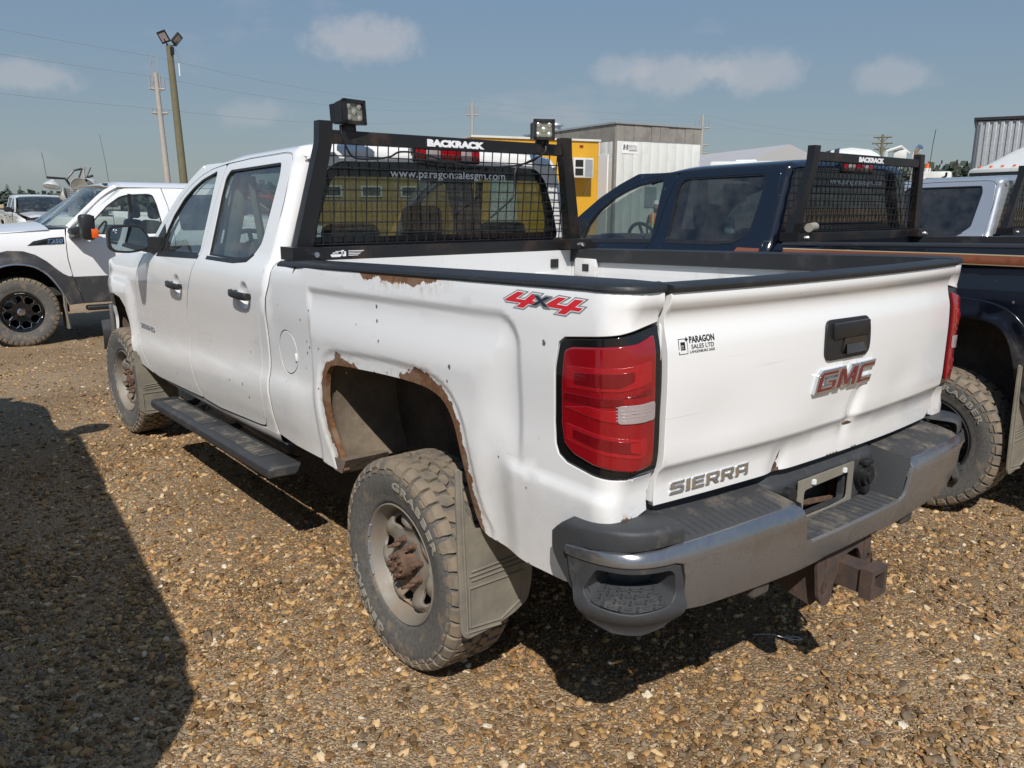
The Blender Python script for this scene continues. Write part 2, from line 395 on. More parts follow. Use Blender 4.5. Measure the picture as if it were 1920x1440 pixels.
def glass(name,tint,gloss=1.0,rough=.0):
    m=bpy.data.materials.new(name); m.use_nodes=True; nt=m.node_tree; nt.nodes.clear(); MATS[name]=m
    o=N(nt,'ShaderNodeOutputMaterial'); t=N(nt,'ShaderNodeBsdfTransparent'); t.inputs[0].default_value=(*tint,1)
    g=N(nt,'ShaderNodeBsdfGlossy'); g.inputs['Roughness'].default_value=.01+rough; g.inputs[0].default_value=(.95,.97,1,1)
    lw=N(nt,'ShaderNodeLayerWeight'); lw.inputs['Blend'].default_value=.5
    f=math_(nt,'MULTIPLY',math_(nt,'ADD',math_(nt,'MULTIPLY',math_(nt,'POWER',lw.outputs['Facing'],4.0),.85),.07),gloss)
    # film of dust
    v=objco(nt); d=N(nt,'ShaderNodeBsdfDiffuse'); d.inputs[0].default_value=(.5,.47,.42,1)
    df=ramp(nt,noise_(nt,v,7,6,.6),.35,.8,.01,.10)
    m1=N(nt,'ShaderNodeMixShader'); m2=N(nt,'ShaderNodeMixShader')
    L(nt,df,m1.inputs[0]); L(nt,t.outputs[0],m1.inputs[1]); L(nt,d.outputs[0],m1.inputs[2])
    L(nt,f,m2.inputs[0]); L(nt,m1.outputs[0],m2.inputs[1]); L(nt,g.outputs[0],m2.inputs[2]); L(nt,m2.outputs[0],o.inputs[0])
    return m
M_white=car_paint('white_paint',(.80,.80,.79))
M_whiteR=car_paint('white_paint_rusted',(.80,.80,.79),rust=True)
M_whiteT=car_paint('white_tailgate_paint',(.80,.80,.79),dirt=.25)
M_navy=car_paint('navy_paint',(.0045,.006,.012),rough=.18,dirt=.22,chips=True)
M_silver=car_paint('silver_paint',(.46,.48,.51),rough=.28,metal=.55,dirt=.2,chips=False)
M_ford=car_paint('clean_white_paint',(.80,.80,.80),dirt=.15,chips=False)
M_grime=simple('underbody_grime',(.045,.04,.035),.9,var=.4,dirt=((.14,.11,.08),.45),bmp=.4)
M_well=simple('muddy_wheel_well',(.16,.125,.09),.95,var=.45,scale=14,bmp=.5,bscale=45,dirt=((.24,.19,.13),.4))
M_cap=simple('black_rail_plastic',(.020,.021,.023),.5,var=.25,bmp=.15,bscale=200,dirt=((.08,.075,.07),.10))
M_trim=simple('black_trim',(.016,.016,.017),.42,var=.2,bmp=.05)
M_gloss=simple('gloss_black',(.008,.008,.009),.12,var=.1,coat=.5)
M_plast=simple('grey_bumper_plastic',(.040,.042,.045),.58,var=.25,scale=10,bmp=.25,bscale=160,dirt=((.17,.145,.11),.14))
M_pad=simple('dusty_step_pad',(.046,.047,.05),.62,var=.25,scale=9,bmp=.3,bscale=110,dirt=((.30,.25,.18),.30))
M_black=simple('black_powdercoat',(.012,.012,.013),.38,var=.3,scale=7,bmp=.08,dirt=((.085,.045,.025),.20))
M_wire=simple('black_wire',(.010,.010,.011),.45,var=.2)
M_flap=simple('muddy_rubber_flap',(.17,.155,.125),.85,var=.3,scale=9,bmp=.25,bscale=90,dirt=((.27,.24,.18),.5))
M_seat=simple('grey_seat_cloth',(.10,.105,.10),.9,var=.15,scale=20)
M_chip=simple('bare_chip',(.13,.115,.10),.8,var=.3,scale=60)
M_dash=simple('dark_interior',(.035,.037,.038),.75,var=.2)
M_liner=simple('headliner',(.24,.24,.22),.9,var=.08)
M_lug=simple('rusty_steel',(.085,.052,.036),.85,var=.5,scale=40,bmp=.5,bscale=120,dirt=((.24,.13,.075),.5))
M_hitch=simple('flaking_rusty_hitch',(.105,.062,.042),.85,var=.5,scale=18,bmp=.6,bscale=60,dirt=((.028,.028,.030),.62))
M_rim=simple('dusty_silver_wheel',(.25,.235,.205),.60,metal=.25,var=.25,scale=9,bmp=.15,dirt=((.24,.17,.105),.50))
M_bed=simple('scuffed_bed_white',(.66,.66,.65),.45,var=.05,scale=5,dirt=((.30,.25,.18),.10))
M_letter=simple('raised_letter_rubber',(.31,.285,.235),.85,var=.3,scale=30)
M_chromed=simple('clean_chrome',(.75,.76,.78),.12,metal=1.0,var=.08)
M_red=simple('red_lens',(.26,.004,.009),.10,var=.12,coat=1.0,scale=30)
M_redb=simple('red_reflector',(.35,.006,.011),.16,var=.15,coat=1.0,scale=60,bmp=.3,bscale=150)
M_redd=simple('dark_red_lens',(.17,.003,.007),.12,var=.2,coat=1.0,scale=30)
M_clear=simple('clear_lens',(.36,.30,.30),.15,var=.15,coat=1.0,scale=30,bmp=.3,bscale=120)
M_emred=simple('emblem_red',(.14,.012,.018),.25,var=.1,coat=.6)
M_vred=simple('decal_red',(.62,.02,.03),.4,var=.05)
M_vgrey=simple('decal_grey',(.22,.23,.24),.4,var=.05)
M_vdark=simple('decal_dark',(.022,.026,.04),.4,var=.05)
M_vwhite=simple('decal_white',(.80,.80,.80),.5,var=.04)
M_print=simple('black_print',(.01,.01,.012),.5,var=.05)
M_amber=simple('amber_lens',(.80,.12,.01),.2,var=.15,coat=.8)
M_mirror=simple('mirror_glass',(.42,.48,.50),.015,metal=1.0,var=.01)
M_led=simple('lamp_reflector',(.55,.54,.45),.25,metal=.6,var=.2)
M_copper=simple('copper_stripe',(.23,.075,.035),.35,var=.08,coat=.4)
M_tan=simple('tan_pinstripe',(.45,.35,.22),.4,var=.05)
M_glass=glass('side_glass',(.50,.58,.55))
M_rglass=glass('rear_glass',(.27,.34,.32),.9)
M_dglass=glass('dark_glass',(.055,.065,.07),1.0)
M_wglass=glass('windscreen',(.62,.70,.68),1.0)
# chrome bumper: dull, dust towards the ground, darkened to stand for the ground's reflection
def chrome_mat():
    m,nt,p=newmat('dusty_darkened_chrome'); v=objco(nt); z=sepz(nt,v)
    n=noise_(nt,v,4,7,.62); sp=noise_(nt,v,55,4,.6)
    f=ramp(nt,math_(nt,'ADD',z,ramp(nt,n,.3,.7,-.10,.10)),.83,.60,.20,.88); f=math_(nt,'MULTIPLY',f,ramp(nt,sp,.3,.75,.6,1.05))
    c=mix(nt,f,(.36,.36,.37),(.072,.064,.055)); L(nt,c,p.inputs['Base Color'])
    L(nt,ramp(nt,f,0,.9,1.0,.15),p.inputs['Metallic']); L(nt,ramp(nt,f,0,.9,.13,.50),p.inputs['Roughness'])
    return m
M_chrome=chrome_mat()
# tyre rubber: grey sidewall, mud on the tread
def rubber_mat(name,mud=.6):
    m,nt,p=newmat(name); v=objco(nt)
    n=noise_(nt,v,11,7,.62); n2=noise_(nt,v,70,5,.65)
    c=mix(nt,ramp(nt,n2,.3,.7),(.070,.068,.064),(.135,.128,.115)); f=ramp(nt,n,.62-mud*.35,.72-mud*.2)
    c=mix(nt,f,c,(.21,.165,.115)); L(nt,c,p.inputs['Base Color']); p.inputs['Roughness'].default_value=.85
    L(nt,bump(nt,n2,.35,.004),p.inputs['Normal']); return m
M_rub=rubber_mat('muddy_tyre_rubber',.10); M_tread=rubber_mat('muddy_tread_rubber',.95); M_rubc=rubber_mat('tyre_rubber',.2)
# ---------------------------------------------------------------- the pickup's side surface: half width W(y,z), truck coordinates (x right, y forward, z up, tailgate at y=0)
def lerp(a,b,t): return a+(b-a)*t
def sst(a,b,x):
    t=min(1,max(0,(x-a)/(b-a))); return t*t*(3-2*t)
def pch(K):
    xs=[k[0] for k in K]; ys=[k[1] for k in K]; n=len(xs)
    d=[(ys[i+1]-ys[i])/(xs[i+1]-xs[i]) for i in range(n-1)]
    m=[d[0]]+[0 if d[i-1]*d[i]<=0 else 2*d[i-1]*d[i]/(d[i-1]+d[i]) for i in range(1,n-1)]+[d[-1]]
    def f(x):
        if x<=xs[0]: return ys[0]
        if x>=xs[-1]: return ys[-1]
        lo,hi=0,n-1
        while hi-lo>1:
            k=(lo+hi)//2
            if xs[k]<=x: lo=k
            else: hi=k
        h=xs[lo+1]-xs[lo]; t=(x-xs[lo])/h
        return ((2*t**3-3*t*t+1)*ys[lo]+(t**3-2*t*t+t)*h*m[lo]+(-2*t**3+3*t*t)*ys[lo+1]+(t**3-t*t)*h*m[lo+1])
    return f
UP=pch([(1.0,.950),(1.10,.955),(1.20,.963),(1.27,.965),(1.33,.960),(1.375,.947),(1.40,.932),(1.43,.917),(1.50,.895),(1.65,.848),(1.80,.802),(1.86,.782),(1.90,.765)])
UPB=pch([(1.0,.945),(1.10,.950),(1.25,.958),(1.33,.958),(1.38,.955),(1.42,.950),(1.46,.938)])
LOW=pch([(-.35,.925),(-.25,.938),(-.15,.958),(-.06,.966),(-.02,.963),(.05,.947),(.10,.944),(.2,.947),(.4,.955)])
def zc(y): return .865-.058*(y-2.26)
def flare_r(y,z):   # the pressed panel round the rear wheel: a groove along its top and rear, raised front edge, recessed lip
    dt=1.330+(1.60-y)*.03-z; dr=y-.385; df=1.745-y
    if dt<-.02 or dr<-.02 or df<-.02: return 0.0
    r=.10; m=min(dt,dr)
    if dt<r and dr<r: m=r-math.hypot(r-dt,r-dr)
    g=-.0085*sst(-.014,.020,m)+.0235*sst(.022,.20,m)
    if dr<dt: g*=lerp(sst(.88,1.06,z),1.0,sst(.10,.22,dr))
    out=g*sst(-.012,.035,df)
    if .5<y<1.78 and z<1.2: out-=.007*(1-sst(.045,.072,polyd((y,z),ARCH,False)))
    return out
def flare_f(y,z):
    a=sst(4.50,4.66,y)
    c=1-sst(1.08,1.16,z)
    return a*c
def W(y,z):
    zz=z+.017*(y-2.2)
    up=UP(zz); b=sst(2.12,2.2,y)
    upb=UPB(z+.017*y-.03)
    b=max(b,sst(1.36,1.44,z+.017*y-.03)*sst(1.75,1.9,y))
    u=up*b+upb*(1-b)
    low=LOW(z-zc(y))
    k=sst(zc(y)+.10,zc(y)+.30,z)
    w=low*(1-k)+u*k
    # fade crease on the bedside aft of the wheel
    if y<2.0:
        r=1-sst(1.6,2.0,y); plain=.948-.035*sst(.95,.62,z) if z<1.0 else .948
        plain=.948-.03*(1-sst(.6,.95,z))
        w2=plain*(1-sst(1.0,1.15,z))+u*sst(1.0,1.15,z)
        w=w*(1-r)+w2*r
    w+=flare_r(y,z)+.028*flare_f(y,z)
    # lower bulge under the tail lamp
    if y<.5: w+=.011*(1-sst(.905,.950,z))*(1-sst(.40,.49,y))
    if y>4.95: w-=.30*((y-4.95)/.9)**2.2
    # fender crown
    if y>4.1:
        k=sst(4.1,4.5,y); zt=1.22
        if z>zt: w-=k*.55*(z-zt)**1.5
    return w
RY, WB, WR = 1.05, 3.92, .393          # rear axle, wheelbase, tyre radius
def rake(y): return .017*y
G=pch([(.60,.03),(.86,.022),(.93,.022),(.962,.018),(.982,.010),(1.004,-.004),(1.05,-.008),(1.20,-.008),(1.30,-.004),(1.33,.002),(1.355,.009),(1.38,.013),(1.398,.010),(1.418,-.003),(1.435,-.009),(1.452,-.008),(1.468,-.002)])
RC,Y0=.085,.092; LA=RC*math.pi/2
def BS(u,z,off=0.0):
    w=W(max(u,Y0),z)+off
    if u>=Y0: return (-w,u,z)
    s=Y0-u; rc=RC+off
    if s<LA:
        th=s/RC; return (-(w-rc+rc*math.cos(th)), Y0-rc*math.sin(th)+G(z)*sst(.3,1,s/LA), z)
    return (-(w-rc)+(s-LA), Y0-rc+G(z), z)
def UE(z,x=-.803): return Y0-LA-(W(Y0,z)-RC+x)
ARCH=smoothpoly([(1.535,.60),(1.60,.72),(1.624,.81),(1.624,.90),(1.606,.985),(1.578,1.022),(1.53,1.041),(1.45,1.050),(1.30,1.061),(1.151,1.070),(.985,1.076),(.85,1.072),(.765,1.045),(.712,.986),(.678,.895),(.655,.80),(.635,.72),(.605,.662)],False,3)
SEAM=[(2.10,1.414),(2.143,1.312),(2.175,1.252),(2.189,1.167),(2.196,1.10),(2.205,.986),(2.205,.885),(2.2,.834),(2.187,.771),(2.178,.665),(2.172,.612)]
LAMP=[(UE(1.374),1.374)]+[(.02,1.352),(.195,1.330),(.217,1.316),(.232,1.25),(.240,1.10),(.236,1.04),(.222,1.012),(.19,.996),(.10,.985)]+[(-.02,.980),(UE(.988,-.90),.982),(UE(.988),.990)]
FUEL=[(1.995+.098*math.cos(a*math.pi/14),1.03+.098*math.sin(a*math.pi/14)) for a in range(28)]
def bedside_outline():
    o=list(SEAM)+[(2.0,.598),(1.56,.587)]+ARCH+[(.57,.644),(.373,.628),(.207,.635),(.125,.66),(.10,.70),(.085,.80),(.06,.835),(-.02,.842),(UE(.872,-.86),.856),(UE(.872),.874)]
    o+=[(UE(.988),.988-.004)]+LAMP[::-1][1:-1]+[(UE(1.374),1.374+.003)]
    for z in (1.395,1.42,1.44,1.462): o.append((UE(z),z))
    o+=[(-.08,1.465),(.02,1.467),(.134,1.466),(.714,1.453),(1.63,1.425)]
    return o
# rust along the wheel arch and under the rail
RUSTW=pch([(0,.028),(.06,.034),(.2,.030),(.30,.024),(.36,.030),(.40,.004),(.54,.002),(.60,.034),(.66,.048),(.74,.044),(.82,.036),(.95,.030),(1,.014)])
_cum=[0]
for i in range(1,len(ARCH)): _cum.append(_cum[-1]+math.hypot(ARCH[i][0]-ARCH[i-1][0],ARCH[i][1]-ARCH[i-1][1]))
def rustd(u,z):
    best=9;bt=0
    for i in range(len(ARCH)-1):
        d=segd((u,z),ARCH[i],ARCH[i+1])
        if d<best: best=d; bt=_cum[i]/_cum[-1]
    d=best-RUSTW(bt)
    d=min(d,math.hypot((u-1.50),(z-1.078))-.024, math.hypot(u-1.555,z-1.055)-.012, math.hypot(u-1.02,z-1.10)-.008)
    if .70<u<1.36:
        top=lerp(1.453,1.425,(u-.714)/.916); d=min(d,(top-z)-.040*sst(.70,.85,u)*sst(1.36,1.22,u)) if False else min(d,(top-z)-.036*min(sst(.70,.84,u),1-sst(1.24,1.35,u)))
    if 1.86<u<1.92: d=min(d,(1.418-z)-.036)
    d=min(d,math.hypot((u+.02)/2.2,z-.845)-.014)
    return max(d,-.05)
def side(y,z,off=0.0): return (-(W(y,z)+off),y,z)
DOOR_BOWL=[(3.50,1.205),(2.445,1.243)]
def side_door(y,z,off=0.0):
    w=W(y,z)
    for by,bz in DOOR_BOWL:
        r=math.hypot((y-by)/1.05,z-bz)
        if r<.07: w-=.020*(1-sst(.03,.066,r))
    return (-(w+off),y,z)
def near_bowl(p): return any(math.hypot(p[0]-b[0],p[1]-b[1])<.09 for b in DOOR_BOWL)
CE=[(2.30,1.893),(2.24,1.885),(2.215,1.86),(2.20,1.68),(2.21,1.518),(2.217,1.364),(2.246,1.271),(2.282,1.164),(2.31,1.03),(2.308,.898),(2.298,.857),(2.29,.743),(2.298,.66),(2.325,.62)]
BE=[(3.24,.580),(3.309,.66),(3.358,.792),(3.400,.88),(3.40,.97),(3.384,1.066),(3.313,1.179),(3.227,1.287),(3.175,1.37),(3.143,1.421),(3.122,1.664),(3.066,1.870)]
AE=[(3.28,1.852),(3.43,1.822),(3.587,1.774),(3.75,1.69),(3.93,1.55),(4.06,1.43),(4.11,1.385)]
FE=[(4.198,1.344),(4.33,1.255),(4.42,1.15),(4.483,1.027),(4.515,.90),(4.515,.806),(4.431,.706),(4.301,.608),(4.22,.566)]
RDOOR=rounded(CE+[(2.40,.608),(2.98,.575)]+BE+[(2.75,1.885)],.03,3)
FDOOR=rounded(AE+FE+[(4.1,.556),(3.5,.572)]+BE,.03,3)
RWIN=rounded([(3.026,1.398),(3.047,1.70),(3.040,1.79),(2.99,1.835),(2.33,1.850),(2.312,1.79),(2.340,1.487),(2.40,1.435),(2.47,1.405),(2.623,1.396)],.02,3)
FWIN=rounded([(3.915,1.372),(3.885,1.49),(3.81,1.59),(3.678,1.692),(3.54,1.755),(3.413,1.797),(3.187,1.838),(3.176,1.391)],.025,3)
ROOFX=pch([(1.875,.778),(1.905,.764),(1.935,.738),(1.975,.70),(2.175,.50),(2.425,.25),(2.675,0.0)])
ROOFZ=pch([(1.875,1.875),(1.905,1.901),(1.935,1.919),(1.975,1.931),(2.175,1.946),(2.425,1.956),(2.675,1.960)])
CY0,CRC=2.215,.062; CLA=CRC*math.pi/2
def CAB(u,v,off=0.0):
    y=max(u,CY0)
    if v<=1.875:
        x=W(y,v); z=v
        dx=(W(y,v-.01)-W(y,v+.01)); nx,nz=1.0,dx/.02
    else:
        k=sst(1.875,1.905,v)
        x=W(y,1.875)*(1-k)+ROOFX(v)*k if False else ROOFX(v)+(W(y,1.875)-.778)*(1-sst(1.9,2.6,v)); z=ROOFZ(v)
        a=(ROOFX(v+.004)-ROOFX(v-.004)); b=(ROOFZ(v+.004)-ROOFZ(v-.004)); nx,nz=b,-a
        z-=(.017*(y-2.2)+.30*max(0,y-2.9)**2)*sst(1.875,1.95,v)
    l=math.hypot(nx,nz); x+=off*nx/l; z+=off*nz/l
    if u<CY0:
        th=min(math.pi/2,(CY0-u)/CRC); d=CRC*(1-math.cos(th)); k=sst(1.86,1.93,v)
        x-=(1-k)*d; z-=k*d; y=CY0-CRC*math.sin(th)
    return (-x,y,z)
CU=CY0-CLA
CABSIDE=[(CU,2.675),(2.4,2.675),(3.29,2.675),(3.30,2.3),(3.34,1.99),(3.47,1.876),(3.64,1.80),(3.82,1.70),(4.0,1.565),(4.15,1.43),(4.21,1.375),(4.13,1.378)]+AE[::-1]+[(3.066,1.872),(2.75,1.887)]+CE+[(2.33,.60),(2.195,.60),(2.20,.665),(2.207,.771),(2.22,.834),(2.227,.9),(2.225,1.0),(2.217,1.12),(2.21,1.17),(2.19,1.25),(CU,1.34)]
def TGY(x,z):
    y=G(z)-.004-.040*(1-(x/.80)**2)
    # dents
    y+=.016*math.exp(-((x-.10-.25*(z-1.05))/.030)**2-((z-1.035)/.075)**2)
    y+=.010*math.exp(-((x+.02)/.16)**2-((z-1.03)/.07)**2)
    y+=.007*math.exp(-((x+.62)/.14)**2-((z-1.08)/.09)**2)
    y+=.012*math.exp(-((x+.28-.15*(z-.9))/.035)**2-((z-.90)/.05)**2)
    y+=.005*math.exp(-((x-.40)/.12)**2-((z-1.07)/.07)**2)
    return y
TG_OUT=[(-.798,1.462),(-.797,.884),(-.5,.882),(-.3,.880),(.0,.878),(.45,.873),(.735,.872),(.792,.905),(.797,1.462)]
FENDER=[(4.215,1.352),(4.5,1.345),(4.815,1.322),(5.2,1.262),(5.55,1.16),(5.75,1.02),(5.80,.80),(5.75,.66),(5.47,.62),(5.462,.80),(5.42,.90),(5.34,.975),(5.2,1.015),(5.0,1.025),(4.83,1.012),(4.715,.955),(4.66,.87),(4.625,.74),(4.56,.61),(4.50,.585),(4.24,.562)]+FE[::-1]
def fender(y,z): return (-(W(y,z)),y,z)
def handle(parent,y,z,name,mir):
    sx=-1 if mir else 1
    def f(a,b,c): return (sx*-(W(y,z)+c),y+a,z+b+a*.02)
    mb=MB()
    prof=[(-.105,.014),(-.10,.022),(-.07,.028),(.0,.030),(.07,.028),(.10,.022),(.105,.014)]
    vs=[];n=len(prof)
    for a,c in prof:
        for b,cc in ((-.017,c-.014),(-.017,c-.003),(-.011,c+.002),(.011,c+.002),(.017,c-.003),(.017,c-.014)): vs.append(f(a,b,cc+.012))
    fs=[(i*6+k,(i+1)*6+k,(i+1)*6+(k+1)%6,i*6+(k+1)%6) for i in range(n-1) for k in range(6)]+[tuple(range(6)),tuple((n-1)*6+k for k in range(6))]
    mb.add(vs,fs)
    for a in (-.085,.085): mb.box(f(a,0,.010),(.034,.036,.026),bev=.006)
    o=mb.obj(name,M_trim,parent,40)
    if y>3: MB().cyl(f(-.085,0,.024),f(-.085,0,.028),.010,12).obj('lock_cylinder',M_vgrey,o)
    return o
def strip(name, poly, fn, mat, parent, w=.012, inner=0.0, mirror=False, flip=True, d=.006):
    """a band of width w just inside a closed outline"""
    a=poly if not inner else inset(poly,inner); b=inset(a,w)
    return panel(name,a,fn,mat,parent,holes=[b],res=.2,edge=.03,gap=0,rnd=0,depth=d,flip=flip,mirror=mirror)
GLYPH={'G':([(0,0),(.82,0),(1,.18),(1,.55),(.5,.55),(.5,.38),(.76,.38),(.76,.22),(.24,.22),(.24,.78),(1,.78),(1,1),(.18,1),(0,.82)],[]),
'M':([(0,0),(.22,0),(.22,.60),(.42,.08),(.58,.08),(.78,.60),(.78,0),(1,0),(1,1),(.72,1),(.5,.45),(.28,1),(0,1)],[]),
'C':([(0,0),(.95,0),(.95,.22),(.24,.22),(.24,.78),(1,.78),(1,1),(.15,1),(0,.85)],[]),
'S':([(0,0),(.88,0),(1,.12),(1,.50),(.88,.62),(.26,.62),(.26,.78),(1,.78),(1,1),(.12,1),(0,.88),(0,.52),(.12,.41),(.74,.41),(.74,.22),(0,.22)],[]),
'I':([(0,0),(1,0),(1,1),(0,1)],[]),
'E':([(0,0),(1,0),(1,.22),(.28,.22),(.28,.40),(.95,.40),(.95,.61),(.28,.61),(.28,.78),(1,.78),(1,1),(.12,1),(0,.88)],[]),
'R':([(0,0),(.27,0),(.27,.34),(.48,.34),(.70,0),(1,0),(.78,.36),(.90,.38),(1,.50),(1,.88),(.88,1),(0,1)],[[(.27,.54),(.73,.54),(.73,.78),(.27,.78)]]),
'A':([(0,0),(.27,0),(.27,.30),(.73,.30),(.73,0),(1,0),(1,1),(.15,1),(0,.85)],[[(.27,.52),(.73,.52),(.73,.78),(.27,.78)]])}
def build_truck(root):
    t={}
    for mir in (False,True):
        sx=1 if mir else -1
        rm=M_whiteR if not mir else M_white
        t['bed',mir]=panel('bed_side',bedside_outline(),BS,M_whiteR,root,holes=[FUEL] if not mir else (),res=.05,edge=.018,flip=True,mirror=mir,attrs={'rustd':rustd},
            refine=(lambda p:(polyd(p,ARCH,False)<.075 or (.66<p[0]<1.4 and p[1]>1.375) or .36<p[0]<.49 and p[1]<1.36 or .3<p[0]<1.82 and -.03<p[1]-1.330-(1.6-p[0])*.03<.022 or polyd(p,ARCH,False)<.10 or 1.69<p[0]<1.77 and p[1]<1.33 or p[0]<.3 and .89<p[1]<.98),.014) if not mir else None)
        if not mir:
            fd=panel('fuel_door',inset(FUEL,.001),lambda u,v:BS(u,v),M_white,root,res=.05,edge=.012,gap=.003,flip=True)
            MB().box((-W(1.905,1.0)-.003,1.912,1.018),(.010,.014,.034),bev=.004).obj('fuel_door_tab',M_white,fd)
        t['rdoor',mir]=panel('rear_door',RDOOR,side_door,M_white,root,holes=[RWIN],res=.05,edge=.02,flip=True,mirror=mir,refine=(near_bowl,.012))
        t['fdoor',mir]=panel('front_door',FDOOR,side_door,M_white,root,holes=[FWIN],res=.05,edge=.02,flip=True,mirror=mir,refine=(near_bowl,.012))
        for d,win,y0,zz in ((t['rdoor',mir],RWIN,2.45,1.243),(t['fdoor',mir],FWIN,3.50,1.205)):
            handle(d,y0,zz,'door_handle',mir)
            panel('window',win,lambda u,v:side(u,v,-.014),M_glass,d,res=.12,edge=.04,gap=-.006,rnd=0,depth=0,flip=True,mirror=mir)
            strip('window_seal',win,lambda u,v:side(u,v,-.004),M_trim,d,w=.013,mirror=mir,inner=-.003)
            lo=[p for p in win if p[1]<(1.47 if y0<3 else 1.40)]
        panel('belt_molding',[(2.395,1.430),(2.46,1.395),(2.63,1.381),(3.03,1.378),(3.03,1.396),(2.63,1.398),(2.475,1.408),(2.41,1.437)],lambda u,v:side(u,v,.004),M_trim,t['rdoor',mir],res=.1,edge=.03,gap=0,rnd=.002,depth=.01,flip=True,mirror=mir)
        panel('belt_molding',[(3.17,1.374),(3.55,1.362),(3.93,1.350),(3.93,1.374),(3.55,1.384),(3.17,1.393)],lambda u,v:side(u,v,.004),M_trim,t['fdoor',mir],res=.1,edge=.03,gap=0,rnd=.002,depth=.01,flip=True,mirror=mir)
        panel('inner_trim',RDOOR,lambda u,v:side(u,v,-.05),M_dash,t['rdoor',mir],holes=[inset(RWIN,-.004)],res=.15,edge=.05,gap=.02,rnd=0,depth=0,mirror=mir)
        panel('inner_trim',FDOOR,lambda u,v:side(u,v,-.05),M_dash,t['fdoor',mir],holes=[inset(FWIN,-.004)],res=.15,edge=.05,gap=.02,rnd=0,depth=0,mirror=mir)
        t['cab',mir]=panel('cab_shell',CABSIDE,CAB,M_white,root,res=.07,edge=.02,flip=True,mirror=mir,gap=0.0,rnd=.002)
        panel('headliner',CABSIDE,lambda u,v:CAB(u,v,-.045),M_liner,t['cab',mir],res=.2,edge=.06,gap=.004,rnd=0,depth=0,mirror=mir)
        t['fen',mir]=panel('front_fender',FENDER,fender,M_white,root,res=.06,edge=.02,flip=True,mirror=mir)
        def ribbon(nm,poly,par,w=.0075,off=-.0016,f=side):  # thin dark strip filling a gap, so the seam reads as shaded
            q=resample(poly,.03,False); n=len(q); A=[];B=[]
            for i in range(n):
                a=q[max(0,i-1)]; b=q[min(n-1,i+1)]; l=math.hypot(b[0]-a[0],b[1]-a[1]) or 1; nx,nz=-(b[1]-a[1])/l,(b[0]-a[0])/l
                A.append(f(q[i][0]+nx*w/2,q[i][1]+nz*w/2,off)); B.append(f(q[i][0]-nx*w/2,q[i][1]-nz*w/2,off))
            mb=MB(); mb.add([(-sx*p[0] if mir else p[0],p[1],p[2]) for p in [((-p[0] if mir else p[0])*(1 if not mir else 1),p[1],p[2]) for p in A+B]] if False else [((-p[0]) if mir else p[0],p[1],p[2]) for p in A+B],[(i,i+1,n+i+1,n+i) for i in range(n-1)]); mb.obj(nm,M_wire,par,60)
        ribbon('door_gap_shade',RDOOR+[RDOOR[0]],t['rdoor',mir]); ribbon('door_gap_shade',FDOOR+[FDOOR[0]],t['fdoor',mir])
        ribbon('panel_gap_shade',[(u+.004,z) for u,z in SEAM],t['bed',mir],.009,-.003)
        if not mir:
            ribbon('flap_gap_shade',[(1.995+.098*math.cos(a*math.pi/20),1.03+.098*math.sin(a*math.pi/20)) for a in range(41)],fd,.007,-.0018,BS)
            CH=[(1.189,1.312,7),(1.177,1.262,6),(.709,1.173,7),(.727,1.124,5),(.277,1.307,6),(1.829,1.191,4),(1.79,1.105,4),(1.767,1.082,5),(1.792,1.055,5),(1.648,1.095,4),(1.741,1.239,4),(1.622,.957,3),(1.677,.925,4),(1.819,.987,4),(1.429,1.033,3),(1.328,1.231,3),(1.155,1.194,4),(1.115,1.086,3),(.486,.935,3),(.348,.879,3),(2.454,.963,4),(2.534,.793,6),(2.722,.781,6),(3.036,.936,4),(2.366,1.027,3),(2.461,.738,5),(3.647,.659,5),(4.03,.63,4),(2.056,1.235,3),(2.046,1.166,3),(2.011,.896,3)]
            rc_=random.Random(2); mb=MB()
            for u,z,s_ in CH:
                k=rc_.randint(6,8); r_=[s_*.0011*rc_.uniform(.6,1.2) for _ in range(k)]
                mb.add([BS(u+r_[i]*math.cos(6.283*i/k),z+1.25*r_[i]*math.sin(6.283*i/k),.0010) for i in range(k)],[tuple(range(k))])
            tag(mb.obj('paint_chip',M_chip,t['bed',mir],0),kind='stuff')
        # rocker, sill
        mb=MB()
        ys=[2.17,2.6,3.0,3.5,4.0,4.22]
        for i in range(len(ys)-1):
            a,b=ys[i],ys[i+1]
            def q(y): 
                zt=.612-.017*(y-2.17)-.012*math.sin((y-2.17)/2.05*math.pi)
                return [(sx*.915,y,zt+.03),(sx*.935,y,zt),(sx*.930,y,zt-.030),(sx*.905,y,zt-.055),(sx*.80,y,zt-.06)]
            mb.add(q(a)+q(b),[(k,k+1,k+6,k+5) for k in range(4)])
        mb.obj('rocker_panel',M_white,root,40)
        # door shut face behind the gaps
        MB().box((sx*.86,3.25,1.0),(.05,2.1,.78)).obj('door_frame',M_trim,root,0)
    # ---------------- rear wall of the cab
    RW=[]
    for v in (1.20,1.35,1.5,1.65,1.8,1.85,1.868,1.875,1.88,1.885,1.89,1.895,1.90,1.905,1.91,1.92,1.935,1.975,2.175,2.425): q=CAB(CU,v); RW.append((q[0],q[2]))
    rw=RW+[(-x,z) for x,z in RW[::-1]]
    RG=rounded([(-.775,1.470),(.775,1.470),(.735,1.62),(.665,1.80),(.60,1.855),(0,1.868),(-.60,1.855),(-.665,1.80),(-.735,1.62)],[.05,.05,.05,.09,.09,.2,.09,.09,.05],4)
    def rear(u,v,off=0): return (u,CY0-CRC-off-.012*(1-(u/.75)**2)+.02*(v-1.5)*0,v)
    cw=panel('cab_rear_wall',rw,rear,M_white,root,holes=[RG],res=.08,edge=.025,gap=0,rnd=.002)
    panel('rear_window',RG,lambda u,v:rear(u,v,-.006),M_rglass,cw,res=.15,edge=.05,gap=-.004,rnd=0,depth=0)
